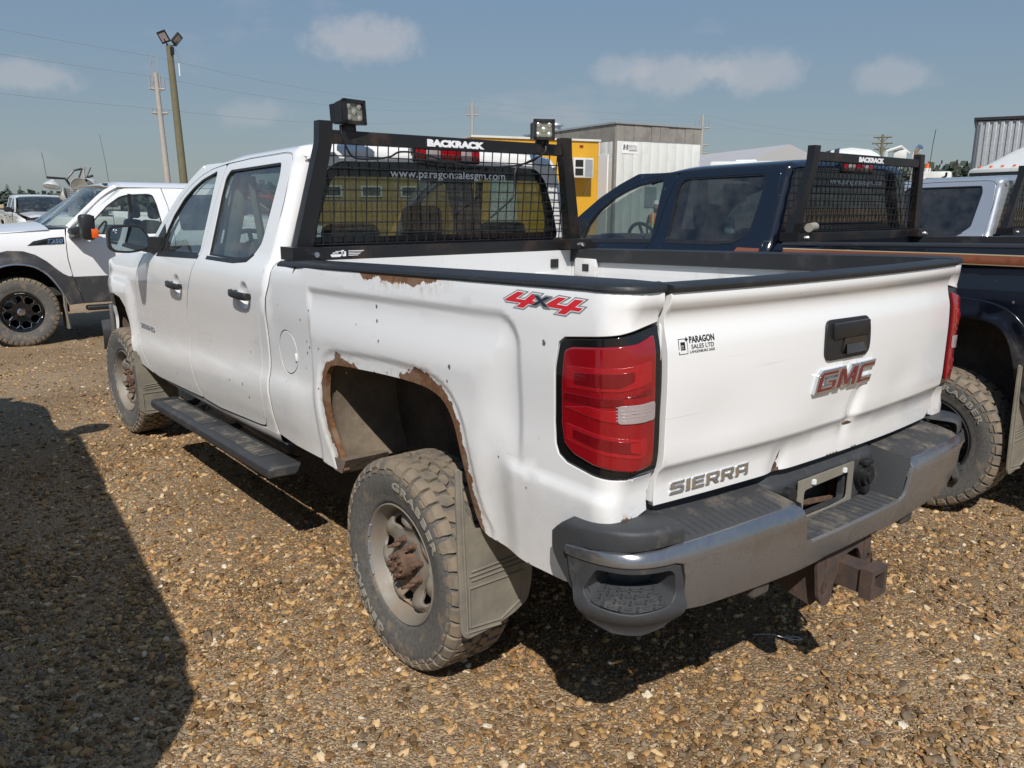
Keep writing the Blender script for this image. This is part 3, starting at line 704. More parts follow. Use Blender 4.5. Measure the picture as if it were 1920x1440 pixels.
    fr=strip('window_frit',RG,lambda u,v:rear(u,v,-.004),M_gloss,cw,w=.045,flip=False,d=.002)
    panel('window_frit',[(-.64,1.858),(-.60,1.79),(.60,1.79),(.64,1.858)],lambda u,v:rear(u,v,-.003),M_gloss,cw,res=.1,edge=.05,gap=0,rnd=0,depth=.001)
    panel('inner_trim',rw,lambda u,v:rear(u,v,-.05),M_liner,cw,holes=[RG],res=.2,edge=.06,gap=.01,rnd=0,depth=0)
    flat_text('www.paragonsalesgm.com','window_lettering',lambda u,v,d:rear(u,v,d+.001),M_vwhite,cw,w=.70,h=.052,x0=-.325,y0=1.778,bold=.012)
    # third brake lamp
    mb=MB(); mb.box((0,2.150,1.899),(.40,.05,.068),bev=.010); tl=mb.obj('third_brake_lamp',M_gloss,root,40)
    for x0,x1,mm in ((-.19,-.135,M_redb),(-.13,-.045,M_clear),(-.04,.075,M_red),(.08,.145,M_clear),(.15,.19,M_redb)):
        MB().box(((x0+x1)/2,2.127,1.901),(x1-x0,.012,.046),bev=.004).obj('lamp_lens',mm,tl,40)
    # windscreen
    def ws(u,v): # u -1..1, v 0..1
        yb,zb=4.30-.10*u*u,1.375; yt,zt=3.34-.05*u*u,1.905-.03*u*u; hw=lerp(.80,.655,v)
        return (u*hw,lerp(yb,yt,v)-.03*math.sin(v*math.pi)*0,lerp(zb,zt,v)+.035*math.sin(v*math.pi))
    MB().grid(13,9,lambda a,b:ws(a*2-1,b)).obj('windscreen',M_wglass,root,60)
    # hood, fascia, front bumper, head lamps
    def hood(x,y): return (x,y,1.385-.05*(abs(x)/.8)**3-.075*(y-4.25)-.035*(max(0,y-5.3)/.5)**2*1.0+.012*math.exp(-((abs(x)-.45)/.12)**2))
    panel('hood',[(-.80,4.25),(0,4.36),(.80,4.25),(.795,4.9),(.76,5.4),(.70,5.72),(0,5.80),(-.70,5.72),(-.76,5.4),(-.795,4.9)],hood,M_white,root,res=.1,edge=.05)
    MB().grid(17,7,lambda a,b:((a*2-1)*.80,5.83-.16*abs(a*2-1)**3,.72+b*.48)).obj('grille',M_trim,root,60)
    MB().grid(17,5,lambda a,b:((a*2-1)*.93,5.98-.22*abs(a*2-1)**3-.02*math.sin(b*3.1),.50+b*.24)).obj('front_bumper',M_chrome,root,60)
    for sx in (-1,1): MB().box((sx*.72,5.73,1.02),(.22,.10,.20),bev=.02).obj('headlight',M_clear,root,40)
    MB().box((-.90,5.50,.74),(.02,.09,.30),bev=.006).obj('bumper_end',M_chrome,root,40)
    # ---------------- tailgate
    tg=panel('tailgate',TG_OUT,lambda u,v:(u,TGY(u,v),v),M_whiteT,root,res=.035,edge=.02,refine=(lambda p:(-.1<p[0]<.25 and p[1]<1.13) or abs(p[1]-1.0)<.035 or p[1]>1.34,.017))
    MB().box((0,.055,1.165),(1.56,.04,.55)).obj('inner_skin',M_white,tg,0)
    panel('tear',[(-.300,.884),(-.262,.884),(-.268,.915),(-.272,.955),(-.281,.915)],lambda u,v:(u,TGY(u,v)-.0012,v),M_lug,tg,res=.05,edge=.02,gap=0,rnd=0,depth=.001)
    panel('tear',[(.065,.975),(.085,.967),(.11,.969),(.118,.974),(.095,.981)],lambda u,v:(u,TGY(u,v)-.0012,v),M_lug,tg,res=.05,edge=.02,gap=0,rnd=0,depth=.001)
    # handle
    def tgf(u,v,d): return (u,TGY(u,v)-d,v)
    hb=panel('handle_bezel',rounded([(-.135,1.208),(.122,1.205),(.128,1.27),(.120,1.330),(-.130,1.333),(-.136,1.27)],.03,4),lambda u,v:tgf(u,v,.010),M_trim,tg,res=.03,edge=.012,gap=0,rnd=.006,depth=.02)
    panel('handle_cup',rounded([(-.105,1.228),(.095,1.226),(.095,1.268),(-.105,1.270)],.012,3),lambda u,v:(u,TGY(u,v)-.011+.004,v),M_gloss,hb,res=.03,edge=.015,gap=0,rnd=0,depth=.004) if False else None
    MB().box((-.005,TGY(0,1.25)-.011,1.297),(.205,.014,.048),bev=.006).obj('handle_lever',M_trim,hb,40)
    mb=MB()
    a=[(-.04,1.272),(.085,1.270),(.100,1.225),(-.055,1.228)]
    mb.add([(u,TGY(u,v)-.0125,v) for u,v in a],[(0,1,2,3)]); mb.obj('handle_cup',M_gloss,hb,0)
    mb=MB(); mb.add([tgf(-.03,1.252,.014),tgf(.07,1.250,.014),tgf(.085,1.222,.021),tgf(-.04,1.224,.021),tgf(-.04,1.222,.010),tgf(.085,1.220,.010)],[(0,1,2,3),(3,2,5,4)]); mb.obj('cup_ramp',M_plast,hb,0)
    # emblem: chrome letters with a red face
    def letter(nm,ch,x0,z0,w,h,sh,d,mat,par,grow=0.0,rnd=.003,depth=.014):
        o,hl=GLYPH[ch]; f=lambda p:(x0+p[0]*w+p[1]*h*sh,z0+p[1]*h)
        P=[f(p) for p in o]
        if grow: P=inset(P,-grow)
        H=[inset([f(p) for p in q],grow) if grow else [f(p) for p in q] for q in hl]
        return panel(nm,P,lambda u,v:tgf(u,v,d),mat,par,holes=H,res=.03,edge=.008,gap=0,rnd=rnd,depth=depth)
    for ch,x0,w in (('G',-.178,.100),('M',-.068,.108),('C',.050,.094)):
        e=letter('emblem_letter',ch,x0,1.117,w,.062,.28,.013,M_chromed,tg,.0045,.0035,.014)
        letter('letter_face',ch,x0,1.117,w,.062,.28,.0142,M_emred,e,-.0030,.0008,.002)
    xs=-.740
    for ch,w in (('S',.053),('I',.016),('E',.048),('R',.054),('R',.054),('A',.054)):
        letter('badge_letter',ch,xs,.908,w,.034,.0,.006,M_chromed,tg,0,.0022,.006); xs+=w+.0070
    # dealer sticker
    def sgf(u,v,d): return tgf(-.757+(u+.792)*.78,1.312+(v-1.312)*.78,d)
    st=flat_text('PARAGON','sticker_print',lambda u,v,d:sgf(u,v,d),M_print,tg,w=.118,h=.022,x0=-.742,y0=1.322,d=.0008,bold=.03)
    flat_text('SALES LTD','sticker_print',lambda u,v,d:sgf(u,v,d),M_print,tg,w=.106,h=.014,x0=-.735,y0=1.303,d=.0008)
    flat_text('LANGENBURG SASK','sticker_print',lambda u,v,d:sgf(u,v,d),M_print,tg,w=.118,h=.009,x0=-.742,y0=1.289,d=.0008)
    mb=MB()
    def bar(u0,v0,u1,v1): mb.add([sgf(u0,v0,.0008),sgf(u1,v0,.0008),sgf(u1,v1,.0008),sgf(u0,v1,.0008)],[(0,1,2,3)])
    bar(-.792,1.288,-.789,1.339); bar(-.792,1.288,-.752,1.290); bar(-.792,1.337,-.762,1.339); bar(-.753,1.288,-.751,1.326); bar(-.783,1.302,-.763,1.306); bar(-.783,1.318,-.763,1.328); bar(-.783,1.302,-.780,1.318); bar(-.770,1.302,-.763,1.328); bar(-.778,1.308,-.772,1.315)
    mb.add([sgf(u,v,.0008) for u,v in ((-.757,1.328),(-.757,1.331),(-.764,1.335),(-.759,1.338),(-.755,1.345),(-.751,1.338),(-.746,1.335),(-.753,1.331),(-.753,1.328))],[tuple(range(9))])
    mb.obj('sticker_logo',M_print,tg,0)
    # tailgate cap
    mb=MB(); n=24
    sec=[(-.005,-.010),(-.008,-.006),(-.008,.003),(-.002,.008),(.030,.011),(.062,.010),(.066,.004),(.066,-.03)]
    vs=[]
    for i in range(n+1):
        x=-.795+1.59*i/n; y=TGY(x,1.455)
        vs+=[(x,y+a,1.463+b) for a,b in sec]
    m=len(sec); mb.add(vs,[(i*m+k,i*m+k+1,(i+1)*m+k+1,(i+1)*m+k) for i in range(n) for k in range(m-1)]+[tuple(range(m)),tuple(n*m+k for k in range(m))])
    mb.obj('tailgate_cap',M_cap,tg,40)
    # ---------------- bed rails
    for mir in (False,True):
        sx=-1 if mir else 1
        us=[2.075,2.0,1.8,1.6,1.4,1.2,1.0,.8,.6,.45,.3,.2,.13,.092]+[.092-LA*k/6 for k in range(1,7)]+[UE(1.46)]
        vs=[]
        for u in us:
            zt=1.462+.004 if u<.134 else lerp(1.466,1.412,(u-.134)/1.913)
            o=[BS(u,zt-.010,.003),BS(u,zt-.004,.006),BS(u,zt+.005,.005),BS(u,zt+.010,-.002)]
            yi=max(u,.06) if u>.05 else .06; xi=-.782; 
            q=o+[((xi+o[3][0])*.5 if u>.1 else lerp(o[3][0],xi,.5),(yi+o[3][1])*.5,zt+.012),(xi,yi,zt+.009),(xi+.001,yi,zt-.060)]
            vs+=[(sx*p[0],p[1],p[2]) for p in q]
        m=7; mb=MB(); mb.add(vs,[(i*m+k,i*m+k+1,(i+1)*m+k+1,(i+1)*m+k) for i in range(len(us)-1) for k in range(m-1)]+[tuple(range(m)),tuple((len(us)-1)*m+k for k in range(m))])
        mb.obj('bed_rail_cap',M_cap,root,35)
        # inner wall with stake pockets
        mb=MB()
        for (y0,y1) in ((.02,2.09),):
            mb.add([(sx*-.812,y0,1.45),(sx*-.812,y1,1.415),(sx*-.795,y1,1.30),(sx*-.795,y0,1.33),(sx*-.79,y1,1.125),(sx*-.79,y0,1.125)],[(0,1,2,3),(3,2,4,5)])
            for ya,yb in ((.02,.60),(1.67,2.09)): mb.add([(sx*-.79,ya,1.125),(sx*-.79,yb,1.125),(sx*-.80,yb,.90),(sx*-.80,ya,.90)],[(0,1,2,3)])
        iw=mb.obj('bed_inner_wall',M_bed,root,0)
        for yy in (1.93,.62,.10):
            MB().box((sx*-.785,yy,1.325),(.03,.17,.10),bev=.012).obj('stake_pocket',M_bed,iw,40)
            MB().box((sx*-.768,yy-.01,1.325),(.006,.050,.040),bev=.0028).obj('pocket_hole',M_trim,iw,40)
        MB().box((sx*-.70,RY+.03,1.145),(.20,.95,.06),bev=.05).obj('wheel_tub',M_bed,root,40)
    mb=MB(); mb.box((0,2.075,1.155),(1.58,.03,.52)); 
    for k in range(5): mb.box((-.6+.3*k,2.055,1.12),(.16,.02,.36),bev=.008)
    bh=mb.obj('bed_bulkhead',M_bed,root,40)
    for sx in (-1,1): MB().box((sx*.66,2.056,1.345),(.055,.012,.048),bev=.004).obj('bulkhead_hole',M_trim,bh,40)
    mb=MB()
    for k in range(9): mb.box((-.52+.13*k,1.05,.912+.006*(k%2)),(.129,2.06,.02))
    for sx in (-1,1):
        for ya,yb in ((.02,.57),(1.69,2.08)): mb.box((sx*.69,(ya+yb)/2,.912),(.20,yb-ya,.02))
    mb.obj('bed_floor',M_bed,root,0)
    # ---------------- tail lamps
    for mir in (False,True):
        bz=panel('tail_lamp',LAMP,BS,M_gloss,root,res=.03,edge=.012,gap=.003,flip=True,mirror=mir,depth=.03)
        top=lambda u:lerp(1.325,1.302,min(1,max(0,(u+.12)/.32)))
        LENS=[(UE(1.35,-.832),1.351),(-.02,1.333),(.165,1.311),(.190,1.298),(.20,1.22),(.205,1.10),(.195,1.05),(.16,1.028),(.09,1.016),(-.02,1.005),(UE(1.0,-.90),1.004),(UE(1.02,-.835),1.016)]
        ln=panel('lens',rounded(LENS,.008,2),lambda u,v:BS(u,v,.009),M_red,bz,res=.03,edge=.012,gap=0,rnd=.005,depth=.012,flip=True,mirror=mir)
        def lp(nm,poly,mm,o=.0105,r=.006): return panel(nm,rounded(poly,r,2),lambda u,v:BS(u,v,o),mm,ln,res=.03,edge=.012,gap=0,rnd=.001,depth=.002,flip=True,mirror=mir)
        e=UE(1.2,-.85); e2=UE(1.2,-.925)
        lp('reflector',[(e,1.29),(.02,1.275),(.175,1.262),(.178,1.205),(.02,1.215),(e,1.237)],M_redb)
        lp('reflector_core',[(e-.0+.05,1.268),(.02,1.262),(.15,1.25),(.15,1.218),(.02,1.225),(e+.05,1.243)],M_redd,.0118)
        lp('reflector',[(e+.02,1.098),(-.03,1.092),(.185,1.108),(.182,1.062),(-.03,1.040),(e+.02,1.05)],M_redb)
        lp('reflector_core',[(e+.06,1.088),(-.03,1.084),(.16,1.098),(.158,1.070),(-.03,1.052),(e+.06,1.06)],M_redd,.0118)
        lp('shelf',[(.195,1.150),(.0,1.132),(-.035,1.136),(-.035,1.160),(.0,1.165),(.10,1.168)],M_redb,.0108,.003)
        lp('dark_band',[(e,1.222),(.02,1.198),(.19,1.190),(.195,1.168),(.02,1.176),(e2,1.18),(e2,1.20),(e,1.205)],M_redd,.0106,.003)
        lp('reverse_lens',[(UE(1.17,-.838),1.187),(e2+.012,1.180),(e2+.012,1.133),(UE(1.13,-.838),1.139)],M_clear,.0125,.008)
        for k in range(5):
            zz=1.142+.0085*k; 
            lp('lens_rib',[(UE(zz,-.842),zz+.004),(e2+.016,zz-.001),(e2+.016,zz+.001),(UE(zz,-.842),zz+.006)],M_clear,.0128,.0005)
    # ---------------- decals
    def dec(u,v,d): p=BS(u,v); return (p[0]-d,p[1],p[2])
    def dfn(sh): return lambda u,v,d:dec(.448-u,1.392+v,d+sh)
    FOUR=[(.30,1),(.52,1),(.31,.54),(.58,.54),(.74,1),(.97,1),(.80,.54),(1.0,.54),(.93,.30),(.71,.30),(.60,0),(.37,0),(.48,.30),(.02,.30),(-.02,.40)]
    for x0 in (-.002,.166):
        q=[(x0+p[0]*.142+p[1]*.012,-.002+p[1]*.042) for p in FOUR]
        f=lambda off:(lambda u,v:dec(.448-u,1.392+v,off))
        d0=panel('decal',inset(q,-.0055),f(.0006),M_vgrey,root,res=.05,edge=.02,gap=0,rnd=0,depth=.0004)
        panel('decal_outline',inset(q,-.0020),f(.0011),M_vwhite,d0,res=.05,edge=.02,gap=0,rnd=0,depth=.0003)
        panel('decal_face',inset(q,.0004),f(.0016),M_vred,d0,res=.05,edge=.02,gap=0,rnd=0,depth=.0003)
    d0=flat_text('x','decal',dfn(.0016),M_vgrey,root,w=.092,h=.034,x0=.108,y0=.006,d=.0008,shear=.12,bold=.045)
    flat_text('x','decal_face',dfn(.0024),M_vdark,d0,w=.072,h=.026,x0=.118,y0=.010,d=.0005,shear=.12,bold=.010)
    flat_text('2500HD','door_badge',lambda u,v,d:(-(W(4.45-u,.845+v)+d),4.45-u,.845+v),M_vgrey,t['fdoor',False],w=.33,h=.034,x0=0,y0=.0,d=.004,bold=.03)
    # ---------------- mirrors
    for mir in (False,True):
        sx=-1 if mir else 1
        F=lambda x,y,z:(sx*x,y,z)
        mb=MB()
        # head: a rounded shell
        sec=[(-.965,1.385),(-1.08,1.366),(-1.165,1.374),(-1.192,1.40),(-1.196,1.455),(-1.188,1.512),(-1.165,1.53),(-1.06,1.536),(-1.005,1.528),(-.985,1.50),(-.955,1.455)]
        sec=rounded(sec,.03,2); n=len(sec); cx,cz=-1.08,1.45; rings=[]
        for k,(yy,sc) in enumerate(((3.985,1.0),(4.00,1.02),(4.05,1.0),(4.11,.86),(4.15,.55))): rings+=[F(cx+(x-cx)*sc+(.02 if k>2 else 0),yy,cz+(z-cz)*sc) for x,z in sec]
        mb.add(rings,[(r*n+i,r*n+(i+1)%n,(r+1)*n+(i+1)%n,(r+1)*n+i) for r in range(4) for i in range(n)]+[tuple(range(4*n,5*n)),tuple(range(n))])
        mb.add([F(*p) for p in ((-.99,3.99,1.37),(-.99,3.99,1.46),(-.90,3.93,1.46),(-.90,3.93,1.36),(-.99,4.06,1.37),(-.99,4.06,1.46),(-.90,4.10,1.46),(-.90,4.10,1.35))],[(0,1,2,3),(4,5,6,7),(1,5,6,2),(0,4,7,3),(0,1,5,4),(3,2,6,7)])
        mr=mb.obj('door_mirror',M_trim,root,40)
        g=inset(sec,.012); mb=MB(); k=len(g); mb.add([F(x,3.981,z) for x,z in g],[tuple(range(k))]); mb.obj('mirror_glass',M_mirror,mr,0)
        MB().lathe([(.0001,-.004),(.012,-.0035),(.0145,0)],lambda r,a,h:F(-1.155+r*math.cos(a),3.979+h,1.50+r*math.sin(a)),20).obj('spot_mirror',M_chromed,mr,60)
        panel('mirror_sail',[(4.105,1.385),(3.93,1.365),(3.895,1.375),(3.88,1.50),(3.94,1.545)],lambda u,v:side(u,v,.003),M_trim,root,res=.1,edge=.04,gap=.002,rnd=.002,depth=.01,flip=True,mirror=mir)
    # ---------------- interior
    MB().box((0,3.2,.62),(1.7,2.2,.06)).obj('cab_floor',M_dash,root,0)
    mb=MB(); mb.box((0,4.12,1.24),(1.66,.42,.30),bev=.06); mb.box((-.42,3.98,1.36),(.36,.22,.10),bev=.04); mb.obj('dashboard',M_dash,root,40)
    mb=MB()
    c=Vector((-.42,3.68,1.33)); ax=Vector((0,.9,-.42)).normalized(); e1=Vector((1,0,0)); e2=ax.cross(e1)
    ring=[c+(e1*math.cos(2*math.pi*k/28)+e2*math.sin(2*math.pi*k/28))*.185 for k in range(29)]
    mb.tube(ring,.015,8,False)
    for a in (0.1,math.pi-.1,-math.pi/2): mb.tube([c,c+(e1*math.cos(a)+e2*math.sin(a))*.18],.014,6)
    mb.tube([c,c+ax*.25],.04,10); mb.obj('steering_wheel',M_dash,root,50)
    for x in (-.43,.43):
        mb=MB(); mb.box((x,3.14,1.16),(.50,.16,.62),Matrix.Rotation(R(-12),4,'X'),.055); mb.box((x,3.40,.86),(.50,.52,.18),bev=.05)
        s=mb.obj('front_seat',M_seat,root,50)
        mb=MB(); mb.box((x,3.055,1.555),(.27,.11,.20),Matrix.Rotation(R(-8),4,'X'),.045)
        for q in (-.06,.06): mb.cyl((x+q,3.07,1.40),(x+q,3.06,1.52),.008,8)
        mb.obj('headrest',M_seat,s,50)
    mb=MB(); mb.box((0,2.34,1.12),(1.52,.16,.66),Matrix.Rotation(R(-10),4,'X'),.055); mb.box((0,2.62,.84),(1.52,.52,.18),bev=.05); s=mb.obj('rear_seat',M_seat,root,50)
    for x in (-.47,.47):
        mb=MB(); mb.box((x,2.285,1.50),(.30,.10,.14),Matrix.Rotation(R(-8),4,'X'),.04); mb.obj('headrest',M_seat,s,50)
    for mir in (1,-1):
        MB().tube([(mir*-.73,2.86,1.80),(mir*-.70,2.84,1.45),(mir*-.64,2.9,1.0)],.022,5).obj('seat_belt',M_liner,root,0)
        MB().box((mir*-.74,3.09,1.60),(.07,.10,.50),Matrix.Rotation(R(mir*14),4,'Y'),.02).obj('centre_pillar',M_liner,root,40)
    return t
# ---------------------------------------------------------------- wheels
def wheel(parent, loc, rz=0.0, name='wheel', steer=0.0, hub=True, lettering=True):
    """outward axis is -x in the wheel's own frame; origin at the hub centre plane"""
    P=lambda r,a,h:(-h,-r*math.cos(a),r*math.sin(a))
    hole=[]
    nh=7
    for k in range(nh):
        A=R(114+360/nh*k); c=(math.cos(A)*.150,math.sin(A)*.150); rad=Vector((math.cos(A),math.sin(A))); tn=Vector((-rad.y,rad.x))
        q=[(-.026,-.016),(.0,-.030),(.018,-.034),(.027,-.018),(.027,.018),(.018,.034),(.0,.030),(-.026,.016)]
        hole.append(smoothpoly([tuple(Vector(c)+rad*a+tn*b) for a,b in q],True,2))
    prof=pch([(0,.066),(.06,.066),(.085,.068),(.112,.062),(.13,.066),(.15,.078),(.172,.074),(.188,.056),(.196,.054)])
    def disc(u,v):
        r=math.hypot(u,v); b=0
        a=math.atan2(v,u); k=math.cos(nh*(a-R(114)))
        b=.010*(-k)*sst(.10,.15,r)*(1-sst(.165,.19,r))
        return (-(prof(r)+b),-u,v)
    circ=[(.194*math.cos(2*math.pi*k/64),.194*math.sin(2*math.pi*k/64)) for k in range(64)]
    w=panel(name,circ,disc,M_rim,parent,holes=hole,res=.022,edge=.012,gap=0,rnd=.003,depth=.012,flip=False)
    w.location=loc; w.rotation_euler=(0,0,rz+steer)
    MB().lathe([(.190,.048),(.197,.056),(.202,.070),(.207,.088),(.214,.100),(.2165,.108),(.222,.1125),(.2265,.110),(.227,.102),(.221,.096),(.19,-.10),(.17,-.10)],P,64).obj('rim',M_rim,w,35)
    mb=MB(); mb.lathe([(.185,-.06),(.12,-.05),(.0001,-.05)],P,32); mb.obj('brake_disc',M_grime,w,0)
    # hub
    mb=MB(); mb.lathe([(.062,.060),(.056,.068),(.052,.074)]+([(.050,.108),(.047,.116),(.044,.120),(.030,.122),(.0001,.123)] if hub else [(.050,.080),(.046,.086),(.0001,.088)]),P,28)
    for k in range(8 if hub else 0):
        a=2*math.pi*k/8; mb.cyl(P(.037,a,.118),P(.037,a,.133),.0085,6)
    mb.cyl(P(.0,0,.085),P(.0,0,.130 if hub else .094),.012,8)
    mb.obj('hub',M_lug,w,35)
    for k in range(8):
        a=2*math.pi*(k+.35)/8; mb=MB()
        mb.tube([P(.086,a,.062),P(.086,a,.072),P(.086,a,.076),P(.086,a,.090),P(.086,a,.093),P(.086,a,.108 if hub else .098),P(.086,a,.113 if hub else .100)],[.0145,.0145,.0105,.010,.0065,.006,.0035],8); mb.obj('lug_nut',M_lug,w,40)
    mb=MB()
    for a0 in (2.75,3.1,3.45): 
        for q in range(4):
            a=a0+q*.06; mb.box(P(.2195,a,.112),(.010,.016,.009),Matrix.Rotation(-a,4,'X')@Matrix.Rotation(math.pi/2,4,'X'),.002)
    mb.obj('wheel_weight',M_vgrey,w,0)
    # tyre
    mb=MB()
    mb.lathe([(.200,-.10),(.230,-.112),(.29,-.130),(.34,-.130),(.37,-.112),(.379,-.085),(.380,-.04),(.380,.04),(.379,.088),(.368,.116),(.352,.1265),(.330,.1315),(.300,.1305),(.270,.1235),(.250,.1165),(.240,.1165),(.232,.111),(.226,.103),(.214,.094)],P,96)
    ty=mb.obj('tyre',M_rub,w,50)
    mb=MB(); rnd=random.Random(3)
    nb=40
    for row,(h0,hw) in enumerate(((-.062,.030),(-.021,.017),(.021,.017),(.062,.030))):
        for k in range(nb):
            a0=2*math.pi*(k+(.5 if row%2 else 0)+.1*row)/nb; hl=.5*2*math.pi/nb*.84
            tw=.25 if row in (1,2) else .1
            pts=[(-hl*.7,-hw),(hl*.55,-hw*.95),(hl,-hw*.1),(hl*.8,hw),(-hl*.6,hw*.95),(-hl,hw*.15)]
            pts=[(x+tw*(y/hw)*hl*(1 if row%2 else -1),y) for x,y in pts]
            r1=.393-abs(h0)*.02+rnd.uniform(-.0006,.0006)
            mb.add([P(.376,a0+x,h0+y) for x,y in pts]+[P(r1,a0+x*.93,h0+y*.94) for x,y in pts],[(0,1,7,6),(1,2,8,7),(2,3,9,8),(3,4,10,9),(4,5,11,10),(5,0,6,11),(6,7,8,9,10,11)])
    for sg in (-1,1):
        for k in range(nb):
            a0=2*math.pi*(k+.3*(sg>0))/nb; hl=math.pi/nb*.86; long_=k%2
            pr=[(.391,.088),(.389,.106),(.378,.121),(.358 if long_ else .366,.1305 if long_ else .1285)]
            vs=[]
            for q,(r,h) in enumerate(pr):
                f=.95 if q<2 else .8
                vs+=[P(r,a0-hl*f,sg*h),P(r,a0+hl*f,sg*h)]
            for q,(r,h) in enumerate(((.374,.088),(.372,.10),(.364,.112),(.352,.122))):
                vs+=[P(r,a0-hl,sg*h),P(r,a0+hl,sg*h)]
            fs=[(2*q,2*q+1,2*q+3,2*q+2) for q in range(3)]+[(2*q,2*q+2,2*q+10,2*q+8) for q in range(3)]+[(2*q+1,2*q+3,2*q+11,2*q+9) for q in range(3)]+[(0,1,9,8),(6,7,15,14)]
            mb.add(vs,fs)
            # sidewall lugs
            if True:
                r0,r1=(.338,.352) if long_ else (.344,.356)
                hh=.1325; v=[P(r0,a0-hl*.55,sg*hh),P(r0,a0+hl*.55,sg*hh),P(r1,a0+hl*.7,sg*(hh-.001)),P(r1,a0-hl*.7,sg*(hh-.001))]+[P(r0,a0-hl*.6,sg*.125),P(r0,a0+hl*.6,sg*.125),P(r1,a0+hl*.75,sg*.118),P(r1,a0-hl*.75,sg*.118)]
                mb.add(v,[(0,1,2,3),(0,1,5,4),(1,2,6,5),(2,3,7,6),(3,0,4,7)])
    mb.obj('tread',M_tread,ty,20)
    if lettering:
        for txt,A0,wd in (('GENERAL',R(222),.335),('GRABBER',R(58),.335)):
            flat_text(txt,'raised_letter',lambda u,v,d:P(.296+v,A0-(u-wd/2)/.31,.1322+d-.0012*((v-.017)/.017)**2),M_letter,ty,w=wd,h=.030,d=.0022,bold=.025,spacing=1.15)
    return w
def flap(parent,yp,poly,ribs):
    def fn(u,v): return (u,yp+.02*math.sin((v-.3)*3)*.5,v)
    f=panel('mud_flap',rounded(poly,.02,3),fn,M_flap,parent,res=.06,edge=.02,gap=0,rnd=.003,depth=.010)
    mb=MB()
    for pts in ribs:
        for i in range(len(pts)-1):
            a=fn(*pts[i]); b=fn(*pts[i+1]); mb.tube([(a[0],a[1]-.001,a[2]),(b[0],b[1]-.001,b[2])],.0045,6)
    mb.obj('flap_rib',M_flap,f,40)
    return f
# ---------------------------------------------------------------- bumper path
_bp=smoothpoly([(-1.005,.26),(-1.003,.18),(-.998,.10),(-.985,.03),(-.955,-.03),(-.90,-.072),(-.80,-.098),(-.60,-.122),(-.40,-.138),(-.2,-.147),(0,-.150),(.2,-.147),(.40,-.138),(.60,-.122),(.80,-.098),(.90,-.072),(.955,-.03),(.985,.03),(.998,.10),(1.003,.18),(1.005,.26)],False,6)
_bs=[0]
for i in range(1,len(_bp)): _bs.append(_bs[-1]+math.hypot(_bp[i][0]-_bp[i-1][0],_bp[i][1]-_bp[i-1][1]))
_mid=_bs[-1]/2; _bs=[s-_mid for s in _bs]
def BP(s,z,off=0.0):
    i=0
    s=max(_bs[0],min(_bs[-1]-1e-6,s)); lo,hi=0,len(_bs)-1
    while hi-lo>1:
        k=(lo+hi)//2
        if _bs[k]<=s: lo=k
        else: hi=k
    def tang(k):
        a=_bp[max(0,k-1)]; b=_bp[min(len(_bp)-1,k+1)]; l=math.hypot(b[0]-a[0],b[1]-a[1]); return ((b[0]-a[0])/l,(b[1]-a[1])/l)
    t=(s-_bs[lo])/(_bs[lo+1]-_bs[lo]); x=lerp(_bp[lo][0],_bp[lo+1][0],t); y=lerp(_bp[lo][1],_bp[lo+1][1],t)
    t0=tang(lo); t1=tang(lo+1); tx,ty=lerp(t0[0],t1[0],t),lerp(t0[1],t1[1],t)
    return (x+ty*off, y-tx*off, z)
